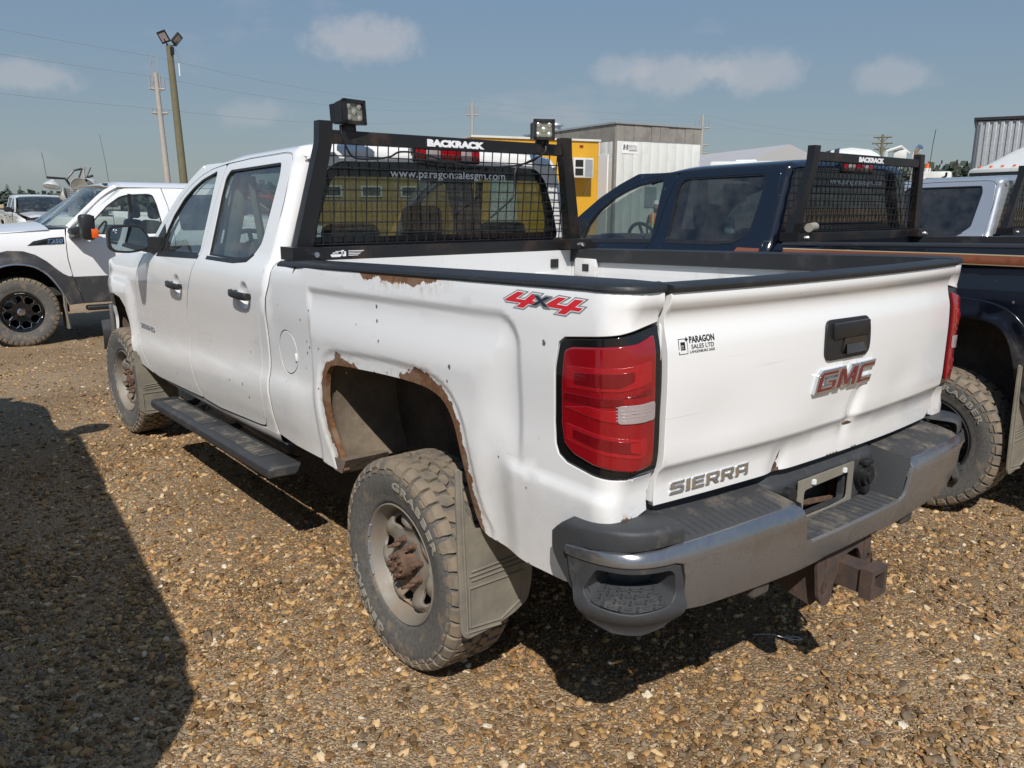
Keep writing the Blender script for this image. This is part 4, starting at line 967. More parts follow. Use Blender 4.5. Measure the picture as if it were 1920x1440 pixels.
def bumper(root):
    cz=lambda z:.010*(1-((z-.74)/.11)**2)-.10*max(0,.78-z)-.020*sst(.800,.829,z)*sst(.800,.829,z)
    chrome=[(-1.140,.774),(-1.148,.786),(-1.140,.800),(-1.06,.808),(-.95,.816),(-.80,.823),(-.345,.828),(-.33,.822),(-.322,.80),(-.30,.715),(-.275,.698),(.275,.698),(.30,.715),(.322,.80),(.33,.822),(.345,.828),(.80,.823),(.95,.816),(1.06,.808),(1.140,.800),(1.148,.786),(1.140,.774),
        (1.0,.776),(.835,.778),(.808,.770),(.795,.72),(.790,.66),(.775,.622),(.70,.611),(.3,.600),(.20,.604),(.16,.612),(-.16,.612),(-.20,.604),(-.3,.600),(-.70,.611),(-.775,.622),(-.790,.66),(-.795,.72),(-.808,.770),(-.835,.778),(-1.0,.776)]
    b=panel('rear_bumper',chrome,lambda s,z:BP(s,z,cz(z)),M_chrome,root,res=.05,edge=.016,gap=0,rnd=.004,depth=.012)
    for sg in (-1,1):
        fl=sg<0
        sp=lambda L:[(sg*a,c) for a,c in L]
        fz=lambda z:.002-.010*sst(.66,.60,z)+.016*sst(.70,.645,z)*(1-sst(.64,.60,z))
        frame=[(1.140,.772),(1.0,.776),(.838,.775),(.812,.766),(.80,.72),(.796,.655),(.81,.625),(.85,.596),(.92,.583),(1.0,.586),(1.07,.604),(1.105,.66),(1.132,.72)]
        hole=[(1.045,.758),(.845,.758),(.83,.745),(.825,.69),(.85,.668),(.95,.655),(1.05,.665),(1.085,.69)]
        st=panel('corner_step',sp(frame),lambda s,z:BP(s,z,fz(z)),M_plast,b,holes=[rounded(sp(hole),.012,2)],res=.04,edge=.014,gap=0,rnd=.003,depth=.02)
        mb=MB(); H=rounded(sp(hole),.012,2); n=len(H)
        inner=[(lerp(s,sg*.93,.16),lerp(z,.73,.35)) for s,z in H]
        mb.add([BP(s,z,fz(z)-.002) for s,z in H]+[BP(s,z,-.085) for s,z in inner],[(i,(i+1)%n,n+(i+1)%n,n+i) for i in range(n)]+[tuple(range(n,2*n))]); mb.obj('step_pocket',M_plast,st,30)
        # tread plate with raised diamonds
        mb=MB()
        def shelf(a,c): s=sg*lerp(1.055,.845,a); return BP(s,lerp(.668-.012*math.sin(a*math.pi),.695,c),lerp(.012,-.062,c))
        mb.grid(12,4,lambda a,c:(lambda p:(p[0],p[1],p[2]+.004))(shelf(a,c)))
        for i in range(9):
            for j in range(4):
                a=(i+.5+.25*(j%2))/9.6; c=(j+.4)/4.4; p=Vector(shelf(a,c))+Vector((0,0,.006)); q=R(35 if (i+j)%2 else -35)
                mb.box(p,(.018,.006,.007),Matrix.Rotation(q,4,'Z'),.002)
        mb.obj('tread_plate',M_plast,st,40)
        # corner cover above the chrome
        def cov(a,c):
            s=sg*lerp(1.20,.795,a); z0=.800+.022*sst(1.15,.8,abs(s)) if False else .800+.022*(1-sst(.8,1.15,abs(s))); top=.868-.010*sst(1.0,1.15,abs(s))-.030*sst(1.15,1.20,abs(s))**2
            if c<.45: t=c/.45; return BP(s,lerp(z0,top-.012,t),-.012+.002*math.sin(t*3.1))
            if c<.6: t=(c-.45)/.15; return BP(s,lerp(top-.012,top,t),-.012-.012*t*t)
            t=(c-.6)/.4; return BP(s,top-.004*t,lerp(-.024,-.19,t))
        mb=MB(); mb.grid(22,15,cov); mb.add([cov(0,c/8) for c in range(9)]+[cov(0,1)],[tuple(range(9))] if False else []); mb.obj('corner_cover',M_plast,b,40)
        # side skirt of the cover running down behind the step
        def skirt(a,c):
            z=lerp(.834,.605,c); q=1-sst(.60,.78,z); s=sg*lerp(1.207-.12*q-.02*sst(.815,.834,z),1.10-.06*q,a); return BP(s,z,-.009)
        MB().grid(3,12,skirt).obj('side_skirt',M_plast,b,40)
        # step pad with ridges
        def pad(a,c,h=0): 
            s=sg*lerp(.80,.335,a); p=BP(s,0,-.010); x=p[0]; yi=.022-.0*abs(x); y=lerp(p[1],yi,c); return (x,y,lerp(.826,.850,c)+h-.006*(1-min(1,c*8)))
        mb=MB(); mb.grid(30,8,pad)
        for k in range(17):
            a=(k+.5)/17
            v=[pad(a-.010,.10),pad(a+.010,.10),pad(a+.010,.72),pad(a-.010,.72),pad(a-.005,.13,.005),pad(a+.005,.13,.005),pad(a+.005,.68,.005),pad(a-.005,.68,.005)]
            mb.add(v,[(0,1,5,4),(1,2,6,5),(2,3,7,6),(3,0,4,7),(4,5,6,7)])
        mb.obj('step_pad',M_pad,b,35)
        # wall of the centre cut-out
        x0,x1=sg*.333,sg*.283
        mb=MB(); 
        def cw(a,c): z=lerp(.832+.016*a,.700,c); p=BP(lerp(x0,x1,c*.95),0,-.006); return (lerp(x0,x1,c),lerp(p[1],.022,a),z)
        mb.grid(4,6,cw); mb.obj('cutout_wall',M_plast,b,40)
        MB().box((sg*.318,-.055,.765),(.012,.034,.026),bev=.003).obj('wall_clip',M_plast,b,0)
    # lower centre pad
    def lp(a,c,h=0): x=lerp(-.285,.285,a); p=BP(x,0,-.004); return (x,lerp(p[1],-.030,c),.697+.004*c+h)
    mb=MB(); mb.grid(20,4,lp)
    for k in range(16):
        a=(k+.5)/16; v=[lp(a-.012,.05),lp(a+.012,.05),lp(a+.012,.9),lp(a-.012,.9),lp(a-.005,.08,.004),lp(a+.005,.08,.004),lp(a+.005,.86,.004),lp(a-.005,.86,.004)]; mb.add(v,[(0,1,5,4),(1,2,6,5),(2,3,7,6),(3,0,4,7),(4,5,6,7)])
    mb.obj('step_pad',M_pad,b,35)
    # back panel behind the pads, with the plate bracket and the trailer socket
    bf=lambda u,v:(u,-.020+.052*sst(.836,.872,v)+.03*sst(.29,.34,abs(u)),v)
    bpan=panel('back_panel',[(-.80,.845),(-.345,.845),(-.335,.69),(.335,.69),(.345,.845),(.80,.845),(.80,.874),(-.80,.874)],bf,M_plast,b,holes=[[(-.140,.706),(-.140,.800),(.115,.800),(.115,.706)]],res=.03,edge=.02,gap=0,rnd=.002,depth=.02)
    panel('plate_bracket',rounded([(-.180,.686),(-.180,.834),(.150,.834),(.150,.686)],.006,2),lambda u,v:(u,-.034,v),M_dusty,b,holes=[rounded([(-.145,.708),(-.145,.796),(-.07,.800),(.118,.803),(.118,.712),(.02,.706)],.012,2)],res=.06,edge=.03,gap=0,rnd=.001,depth=.004)
    for x in (-.10,.085): MB().box((x,-.038,.817),(.014,.008,.014)).obj('plate_clip',M_vwhite,b,0)
    MB().box((-.01,.08,.75),(.40,.02,.20)).obj('bracket_cavity',M_grime,b,0)
    MB().box((-.01,.02,.715),(.26,.012,.014),Matrix.Rotation(R(8),4,'Y')).obj('cavity_bar',M_lug,b,0)
    mb=MB(); c=(.222,.0,.772); q=-.022
    mb.cyl((c[0],q+.01,c[2]),(c[0],q-.016,c[2]),.044,24); mb.cyl((c[0],q-.014,c[2]),(c[0],q-.032,c[2]),.034,24); mb.box((c[0],q-.022,c[2]-.047),(.03,.02,.03),bev=.005); mb.box((c[0],q-.018,c[2]+.046),(.05,.026,.018),bev=.005); mb.cyl((c[0],q-.030,c[2]),(c[0],q-.040,c[2]),.020,18); mb.obj('trailer_socket',M_trim,b,35)
    MB().cyl((-.228,-.01,.80),(-.228,-.046,.80),.024,16).obj('plate_lamp',M_trim,b,35)
    return b
def hitch(root):
    mb=MB()
    # receiver tube, hollow
    def sq(w,y):
        w=w*.9; return [(-w,y,.502-w),(w,y,.502-w),(w,y,.502+w),(-w,y,.502+w)]
    vs=sq(.043,.30)+sq(.043,-.175)+sq(.054,-.175)+sq(.054,-.215)+sq(.034,-.215)+sq(.034,.0)
    mb.add(vs,[(4*k+i,4*k+(i+1)%4,4*k+4+(i+1)%4,4*k+4+i) for k in range(5) for i in range(4)]+[(20,21,22,23)])
    h=mb.obj('tow_hitch',M_hitch,root,20)
    for v in h.data.vertices: v.co.x+=.03
    mb=MB()
    mb.box((.0,.06,.545),(1.02,.075,.075),bev=.012); mb.obj('cross_tube',M_hitch,h,30)
    for sg in (-1,1):
        pl=[(-.10,.60),(.10,.62),(.12,.50),(.05,.42),(-.06,.40),(-.10,.46)]
        MB().prism(pl,lambda u,v,d:(sg*(.115+d)+.03,u,v),0,.010).obj('gusset_plate',M_hitch,h,0)
    pl=panel('chain_plate',rounded([(-.150,.60),(-.135,.445),(-.105,.415),(-.065,.412),(-.045,.48),(.02,.556),(.10,.562),(.135,.49),(.160,.455),(.19,.475),(.185,.60)],.02,3),lambda u,v:(u+.01,-.095-.25*(.6-v)*.2,v),M_hitch,h,holes=[[(-.105+.018*math.cos(k*.7),.475+.028*math.sin(k*.7)) for k in range(9)],[(.17+.014*math.cos(k*.7),.50+.02*math.sin(k*.7)) for k in range(9)]],res=.05,edge=.02,gap=0,rnd=.002,depth=.012)
    mb=MB(); mb.box((.03,-.035,.590),(.34,.16,.014),Matrix.Rotation(R(-10),4,'X'),.003); mb.obj('top_plate',M_hitch,h,0)
    mb=MB()
    for sg in (-1,1): mb.cyl((.03+sg*.042,-.05,.502),(.03+sg*.0435,-.05,.502),.010,10)
    mb.obj('pin_hole',M_trim,h,0)
def running_board(root,sx):
    zt=lambda y:.482-.027*(y-2.2)
    mb=MB(); vs=[]; ys=[2.085,2.097,2.6,3.1,3.6,4.03,4.045]
    for i,y in enumerate(ys):
        e=.010 if i in (0,len(ys)-1) else 0; t=zt(y)
        vs+=[(sx*x,y,t+z) for x,z in ((.875+e,-.004-e),(.885+e,.0-e),(1.016-e,.0-e),(1.034-e,-.010-e*.3),(1.038-e,-.03),(1.030-e,-.052+e),(.90+e,-.056+e),(.885+e,-.045+e))]
    n=8; mb.add(vs,[(i*n+k,i*n+(k+1)%n,(i+1)*n+(k+1)%n,(i+1)*n+k) for i in range(len(ys)-1) for k in range(n)]+[tuple(range(n)),tuple((len(ys)-1)*n+k for k in range(n))])
    b=mb.obj('running_board',M_plast,root,35)
    for y0,y1 in ((2.30,3.02),(3.14,3.92)):
        mb=MB(); mb.add([(sx*x,y,zt(y)+.0015) for x,y in ((.90,y0),(.998,y0),(.998,y1),(.90,y1))],[(0,1,2,3)])
        k=int((y1-y0)/.042)
        for i in range(k):
            y=y0+(i+.5)*(y1-y0)/k
            v=[(sx*.902,y-.008,zt(y)+.001),(sx*.996,y-.008,zt(y)+.001),(sx*.996,y+.008,zt(y)+.001),(sx*.902,y+.008,zt(y)+.001),(sx*.908,y-.004,zt(y)+.007),(sx*.990,y-.004,zt(y)+.007),(sx*.990,y+.004,zt(y)+.007),(sx*.908,y+.004,zt(y)+.007)]
            mb.add(v,[(0,1,5,4),(1,2,6,5),(2,3,7,6),(3,0,4,7),(4,5,6,7)])
        mb.obj('grip_pad',M_pad,b,20)
    for y in (2.3,3.1,3.9): MB().tube([(sx*.93,y,zt(y)-.05),(sx*.80,y,zt(y)-.03),(sx*.62,y,.56)],.022,6).obj('board_bracket',M_trim,b,30)
def under(root):
    mb=MB()
    for sx in (-1,1): mb.box((sx*.44,2.6,.64),(.08,5.4,.16),bev=.01)
    for y in (.02,.45,1.5,2.1,3.2): mb.box((0,y,.63),(.88,.09,.09))
    u=mb.obj('chassis_frame',M_grime,root,0)
    mb=MB(); mb.cyl((-.74,RY,.385),(.74,RY,.385),.052,14); 
    mb.lathe([(.0001,-.13),(.09,-.11),(.14,-.03),(.14,.03),(.10,.10),(.0001,.12)],lambda r,a,h:(.0+r*math.cos(a),RY+h,.385+r*math.sin(a)),18); mb.cyl((0,RY+.1,.39),(0,3.0,.52),.045,10); mb.obj('rear_axle',M_grime,root,40)
    for sx in (-1,1):
        mb=MB()
        for k in range(4): mb.box((sx*.54,RY,.475-.014*k),(.065,1.3-.26*k,.012))
        mb.cyl((sx*.54,RY-.66,.52),(sx*.54,RY-.66,.62),.03,8); mb.cyl((sx*.54,RY+.66,.50),(sx*.54,RY+.66,.62),.03,8); mb.obj('leaf_spring',M_grime,root,0)
        MB().tube([(sx*.40,RY-.1,.40),(sx*.36,RY+.15,.72)],.035,10).obj('shock_absorber',M_grime,root,40)
        MB().cyl((sx*.80,RY,.385),(sx*.70,RY,.385),.15,24).obj('brake_drum',M_lug,root,40)
    MB().tube([(.62,4.0,.45),(.60,2.2,.47),(.66,1.6,.56),(.70,1.0,.62),(.72,.45,.58),(.86,.16,.53)],.038,12).obj('exhaust_pipe',M_lug,root,50)
    MB().box((-.66,2.85,.58),(.40,1.25,.24),bev=.04).obj('fuel_tank',M_trim,root,40)
    MB().box((.15,4.6,.62),(.8,1.3,.35),bev=.05).obj('engine_sump',M_grime,root,40)
    mb=MB(); mb.lathe([(.18,-.10),(.24,-.12),(.34,-.11),(.375,-.06),(.375,.06),(.34,.11),(.24,.12),(.18,.08)],lambda r,a,h:(.05+r*math.cos(a),.50+r*math.sin(a),.66+h),32,True); mb.obj('spare_tyre',M_rubc,root,50)
    # wheel wells
    for sx in (-1,1):
        A=[(y,z) for y,z in ARCH[::2]]; A=[A[0]]+A[1:]; A2=inset(A+[(1.1,.3)],-.012)[:-1]
        mb=MB(); n=len(A2); rows=[]
        xs=(.93,.89,.80,.68,.60)
        for k,x in enumerate(xs):
            rows.append([(sx*(W(y,min(z,1.08))-.022 if k<1 else x),lerp(y,1.12,.0)+(.0 if k<1 else (.03 if y>1.12 else -.01)),min(z+(.004 if k<1 else .03),1.10)) for y,z in A2])
        mb.add([p for r in rows for p in r],[(k*n+i,k*n+i+1,(k+1)*n+i+1,(k+1)*n+i) for k in range(len(xs)-1) for i in range(n-1)])
        w=mb.obj('wheel_well',M_well,root,40)
        MB().prism([(1.68,.58),(1.68,1.115),(.58,1.115),(.58,.58)],lambda u,v,d:(sx*(.60-d),u,v),0,.01).obj('well_wall',M_grime,w,0)
        MB().prism([(1.56,.585),(1.63,.585),(1.63,.64),(1.52,.65)],lambda u,v,d:(sx*(.93-d),u,v),0,.20).obj('splash_guard',M_well,w,0)
        # front well: rear wall, roof, inner wall
        fa=[(4.50,.56),(4.60,.74),(4.66,.88),(4.73,.97),(4.9,1.03),(5.1,1.045),(5.3,1.01),(5.43,.93),(5.49,.80),(5.50,.62)]
        n=len(fa); mb=MB(); mb.add([(sx*(W(min(max(y,4.5),5.4),z)-.012),y,z) for y,z in fa]+[(sx*.58,y+(.02 if y>5 else -.02),z+.03) for y,z in fa],[(i,i+1,n+i+1,n+i) for i in range(n-1)]); w=mb.obj('wheel_well',M_well,root,40)
        MB().box((sx*.57,5.0,.82),(.02,1.0,.5)).obj('well_wall',M_grime,w,0)
# ---------------------------------------------------------------- headache rack
def rack(root,lights=True,pod=True):
    BY=2.09; TY=2.045
    mb=MB()
    sec=lambda c,wx,wy:[(c[0]-wx,c[1]-wy,c[2]),(c[0]+wx,c[1]-wy,c[2]),(c[0]+wx,c[1]+wy,c[2]),(c[0]-wx,c[1]+wy,c[2])]
    for sx in (-1,1):
        v=sec((sx*.828,BY,1.425),.040,.028)+sec((sx*.712,TY,1.925),.032,.026)+sec((sx*.706,TY,2.016),.032,.026)
        mb.add(v,[(4*k+i,4*k+(i+1)%4,4*k+4+(i+1)%4,4*k+4+i) for k in range(2) for i in range(4)]+[(0,1,2,3),(8,9,10,11)])
    mb.box((0,TY,1.951),(1.36,.040,.058),bev=.004); mb.box((0,BY,1.444),(1.60,.045,.060),bev=.004)
    rk=mb.obj('headache_rack',M_black,root,20)
    for sx,pl in ((-1,[(-.905,1.424),(-.72,1.424),(-.735,1.455),(-.755,1.476),(-.905,1.480)]),(1,[(.70,1.424),(.925,1.424),(.90,1.445),(.86,1.478),(.70,1.478)])):
        f=MB().prism(pl,lambda u,v,d:(u,d,v),1.985,2.115).obj('rack_foot',M_black,rk,0)
        mb=MB(); x=sx*.80; mb.cyl((x,1.984,1.447),(x,1.970,1.447),.013,6); mb.cyl((x,1.972,1.447),(x,1.964,1.447),.008,8); mb.obj('bolt',M_chromed,f,30)
    mb=MB(); z0,z1=1.472,1.925
    hw=lambda z:lerp(.80,.685,(z-1.45)/.475)
    yy=lambda z:lerp(BY,TY,(z-1.444)/.5)
    x=-.80
    for k in range(31):
        x=-.825+.055*k; zt=min(z1,1.45+(.80-abs(x))/.115*.475)
        if zt>z0+.03: mb.tube([(x,yy(1.40),1.40),(x,yy(zt),zt)],.0030,5)
    z=z0+.012
    while z<z1-.01: mb.tube([(-hw(z),yy(z)-.005,z),(hw(z),yy(z)-.005,z)],.0030,5); z+=.0485
    mb.obj('wire_mesh',M_wire,rk,50)
    flat_text('BACKRACK','rack_lettering',lambda u,v,d:(u,TY-.0202-d,v),M_vwhite,rk,w=.338,h=.034,x0=-.187,y0=1.932,d=.001,bold=.075)
    # sticker on the lower bar
    mb=MB()
    for a,b2,c,d in ((-.69,1.428,-.64,1.432),(-.69,1.432,-.635,1.440),(-.63,1.430,-.612,1.452),(-.635,1.440,-.622,1.458),(-.68,1.444,-.65,1.448),(-.665,1.451,-.635,1.454),(-.60,1.452,-.52,1.455),(-.60,1.446,-.53,1.448),(-.60,1.439,-.54,1.442),(-.60,1.432,-.55,1.435)): mb.add([(a,BY-.0235,b2),(c,BY-.0235,b2),(c,BY-.0235,d),(a,BY-.0235,d)],[(0,1,2,3)])
    mb.obj('rack_sticker',M_vwhite,rk,0)
    if lights:
        for lx,lz,rz,rx,w in ((-.588,2.054,R(12),R(-4),.120),(.545,2.047,R(-28),R(-2),.112)):
            lp=empty('work_light',(0,0,0),0,root) if False else None
            M=Matrix.Translation((lx,TY-.005,lz))@Matrix.Rotation(rz,4,'Z')@Matrix.Rotation(rx,4,'X')
            mb=MB(); h=.104
            def tf(p): return tuple(M@Vector(p))
            sec=[(-w/2,-.045,-h/2),(w/2,-.045,-h/2),(w/2,-.045,h/2),(-w/2,-.045,h/2)]
            bm=bmesh.new(); bmesh.ops.create_cube(bm,size=1.0)
            for v in bm.verts: v.co=Vector((v.co.x*w*(1 if v.co.y<0 else .86),v.co.y*.075,v.co.z*h*(1 if v.co.y<0 else .86)))
            bmesh.ops.bevel(bm,geom=list(bm.edges),offset=.006,segments=2,affect='EDGES'); mb.bm(bm,M)
            for k in range(6): mb.bm(_cube((-.05+.02*k,.045,0),(.006,.03,h*.8)),M)
            # bezel
            for a in (-1,1):
                mb.bm(_cube((a*(w/2-.007),-.044,0),(.014,.016,h)),M); mb.bm(_cube((0,-.044,a*(h/2-.007)),(w,.016,.014)),M)
            mb.bm(_cube((0,.01,-h/2-.012),(.07,.03,.03)),M); mb.cyl((lx,TY,1.978),(lx,TY,2.0),.022,10)
            wl_=mb.obj('work_light',M_black,rk,30)
            mb=MB(); mb.bm(_cube((0,-.0385,0),(w-.026,.004,h-.026)),M); mb.obj('light_glass',M_ledglass,wl_,0)
            for a,c in ((-1,1),(1,1),(0,0),(-1,-1),(1,-1)):
                mb=MB(); mb.lathe([(.0001,-.012),(.006,-.011),(.010,-.006),(.0145,0)],lambda r,an,hh:tf((a*.030+r*math.cos(an),-.043+hh*.4,c*.026+r*math.sin(an))),14); mb.obj('light_emitter',M_led,wl_,60)
        mb=MB()
        mb.tube(smooth3([(-.62,TY-.01,2.0),(-.64,TY-.035,1.97),(-.62,TY-.045,1.90),(-.58,TY-.035,1.865),(-.50,TY-.03,1.862),(-.40,TY-.03,1.875),(-.34,TY-.03,1.90),(-.22,TY-.03,1.895),(-.05,TY-.03,1.862),(.12,TY-.03,1.850),(.3,TY-.03,1.855),(.45,TY-.03,1.885),(.52,TY-.02,1.92)]),.0045,6)
        mb.tube(smooth3([(.55,TY-.02,1.99),(.53,TY-.04,1.93),(.42,TY-.03,1.88),(.34,TY-.035,1.84),(.33,TY-.04,1.76),(.31,TY-.05,1.70),(.22,TY-.06,1.64),(.16,TY-.06,1.60)]),.005,6)
        mb.obj('lamp_cable',M_wire,rk,60)
    return rk
def _cube(c,d):
    bm=bmesh.new(); bmesh.ops.create_cube(bm,size=1.0)
    for v in bm.verts: v.co=Vector((v.co.x*d[0]+c[0],v.co.y*d[1]+c[1],v.co.z*d[2]+c[2]))
    return bm
def smooth3(pts,seg=5):
    out=[]; n=len(pts)
    for i in range(n-1):
        p=[pts[max(0,min(n-1,i+k-1))] for k in range(4)]
        for s in range(seg):
            t=s/seg; out.append(tuple(.5*(2*p[1][c]+(p[2][c]-p[0][c])*t+(2*p[0][c]-5*p[1][c]+4*p[2][c]-p[3][c])*t*t+(3*p[1][c]-p[0][c]-3*p[2][c]+p[3][c])*t**3) for c in range(3)))
    out.append(pts[-1]); return out
M_dusty=simple('dusty_bracket',(.20,.18,.15),.8,var=.3,dirt=((.30,.26,.19),.4))
M_rstain=simple('rust_stain',(.10,.06,.035),.8,var=.6,scale=10)
M_ledglass=simple('light_glass',(.20,.19,.14),.12,var=.2,coat=.8)
def finish_truck(root):
    under(root); hitch(root); bumper(root)
    for sx in (-1,1): running_board(root,sx)
    w1=wheel(root,(-.86,RY,.385)); w2=wheel(root,(-.86,RY+WB,.385),steer=R(4),hub=False)
    for y in (RY,RY+WB):
        w=copy_tree(w1,root); w.location=(.86,y,.385); w.rotation_euler=(0,0,math.pi)
    ribs=[[(-.965,.50),(-.72,.505)],[(-.955,.515),(-.72,.522)],[(-.955,.485),(-.72,.488)],[(-.965,.46),(-.965,.325),(-.84,.315),(-.75,.36),(-.74,.46),(-.965,.46)],[(-.99,.86),(-.975,.30)],[(-.985,.31),(-.84,.298)]]
    flap(root,.615,[(-1.008,.868),(-.990,.868),(-.970,.72),(-.935,.655),(-.70,.62),(-.70,.42),(-.72,.345),(-.78,.315),(-.86,.295),(-.975,.285),(-.998,.31)],ribs)
    flap(root,.615,[(.70,.62),(.70,.42),(.72,.345),(.86,.295),(.975,.285),(.998,.31),(1.0,.60),(.93,.66)],[])
    ribs=[[(-.97,.42),(-.80,.43)],[(-.96,.435),(-.80,.445)],[(-.96,.405),(-.80,.413)],[(-.975,.38),(-.975,.26),(-.82,.255),(-.80,.38),(-.975,.38)]]
    f=flap(root,4.47,[(-1.005,.68),(-.985,.68),(-.95,.56),(-.86,.53),(-.74,.52),(-.74,.30),(-.80,.235),(-.97,.230),(-.998,.27)],ribs)
    rack(root)
# ================================================================ ground
def gravel_mat():
    m,nt,p=newmat('gravel'); v=objco(nt)
    mp=N(nt,'ShaderNodeMapping'); L(nt,v,mp.inputs[0])
    def cells(scale):
        vo=N(nt,'ShaderNodeTexVoronoi'); vo.inputs['Scale'].default_value=scale; vo.inputs['Randomness'].default_value=1.0; L(nt,mp.outputs[0],vo.inputs['Vector'])
        s=N(nt,'ShaderNodeSeparateXYZ'); L(nt,vo.outputs['Color'],s.inputs[0]); return vo.outputs['Distance'],s.outputs[0],s.outputs[1]
    def pal(f):
        r=N(nt,'ShaderNodeValToRGB'); cr=r.color_ramp; cr.interpolation='CONSTANT'
        cols=[(0,(0.069,0.038,0.018)),(.22,(0.175,0.096,0.041)),(.40,(0.263,0.147,0.065)),(.55,(0.106,0.070,0.041)),(.66,(0.350,0.209,0.098)),(.80,(0.225,0.175,0.122)),(.90,(0.463,0.328,0.196)),(.97,(0.625,0.508,0.363))]
        cr.elements[0].position=0; cr.elements[0].color=(*cols[0][1],1); cr.elements[1].position=cols[1][0]; cr.elements[1].color=(*cols[1][1],1)
        for a,c in cols[2:]: e=cr.elements.new(a); e.color=(*c,1)
        L(nt,f,r.inputs[0]); return r.outputs[0]
    d1,c1,h1=cells(75); d2,c2,h2=cells(150)
    n=noise_(nt,v,1.3,5,.6); n3=noise_(nt,v,.35,4)
    big=math_(nt,'GREATER_THAN',h1,.55)
    c=mix(nt,big,pal(c2),pal(c1))
    dd=mix(nt,big,math_(nt,'MULTIPLY',d2,1.0),d1)
    gapf=ramp(nt,dd,.45,.75,0,.75); c=mix(nt,gapf,c,(0.106,0.065,0.031))
    c=mix(nt,ramp(nt,n,.35,.75,0,.45),c,(0.263,0.162,0.075))
    c=mix(nt,ramp(nt,n3,.36,.62,.12,.52),c,(0.575,0.432,0.275))
    L(nt,c,p.inputs['Base Color']); p.inputs['Roughness'].default_value=.8; p.inputs['Specular IOR Level'].default_value=.3
    h=math_(nt,'ADD',math_(nt,'MULTIPLY',dd,-1.0),math_(nt,'MULTIPLY',noise_(nt,v,12,4),.8))
    L(nt,bump(nt,h,.9,.012),p.inputs['Normal']); return m
def pebble_mat():
    m,nt,p=newmat('pebbles'); v=objco(nt)
    oi=N(nt,'ShaderNodeObjectInfo'); r=N(nt,'ShaderNodeValToRGB'); cr=r.color_ramp; cr.interpolation='CONSTANT'
    cols=[(0,(0.062,0.040,0.023)),(.10,(0.131,0.073,0.030)),(.24,(0.276,0.158,0.059)),(.38,(0.152,0.098,0.051)),(.48,(0.414,0.246,0.098)),(.60,(0.214,0.170,0.117)),(.69,(0.552,0.347,0.154)),(.79,(0.103,0.088,0.070)),(.85,(0.621,0.435,0.228)),(.92,(0.373,0.183,0.085)),(.955,(0.635,0.504,0.329)),(.985,(0.720,0.660,0.519))]
    cr.elements[0].color=(*cols[0][1],1); cr.elements[1].position=cols[1][0]; cr.elements[1].color=(*cols[1][1],1)
    for a,c in cols[2:]: e=cr.elements.new(a); e.color=(*c,1)
    L(nt,oi.outputs['Random'],r.inputs[0])
    c=mix(nt,ramp(nt,noise_(nt,v,2.2,5,.6),.3,.75,0,.55),r.outputs[0],(0.276,0.161,0.064))
    L(nt,c,p.inputs['Base Color']); p.inputs['Roughness'].default_value=.7; p.inputs['Specular IOR Level'].default_value=.35; return m
M_gravel=gravel_mat(); M_peb=pebble_mat()
gb=MB()
def gz(x,y): return .012*noise.noise((x*.9,y*.9,0))+.006*noise.noise((x*3.1,y*3.1,4)) if -6<x<9 and -3<y<16 else 0.0
gb.grid(140,140,lambda a,b:(lerp(-7,11,a),lerp(-4,15,b),gz(lerp(-7,11,a),lerp(-4,15,b))*min(1,8*a,8*b,8*(1-a),8*(1-b))-.012))
near=tag(gb.obj('gravel_yard',M_gravel,None,60),kind='structure')
far=MB(); far.add([(-7,-4,-.012),(11,-4,-.012),(11,15,-.012),(-7,15,-.012),(-1200,-1200,-.012),(1200,-1200,-.012),(1200,1200,-.012),(-1200,1200,-.012)],[(0,1,5,4),(1,2,6,5),(2,3,7,6),(3,0,4,7)])
tag(far.obj('gravel_ground',M_gravel,None,0),kind='structure')
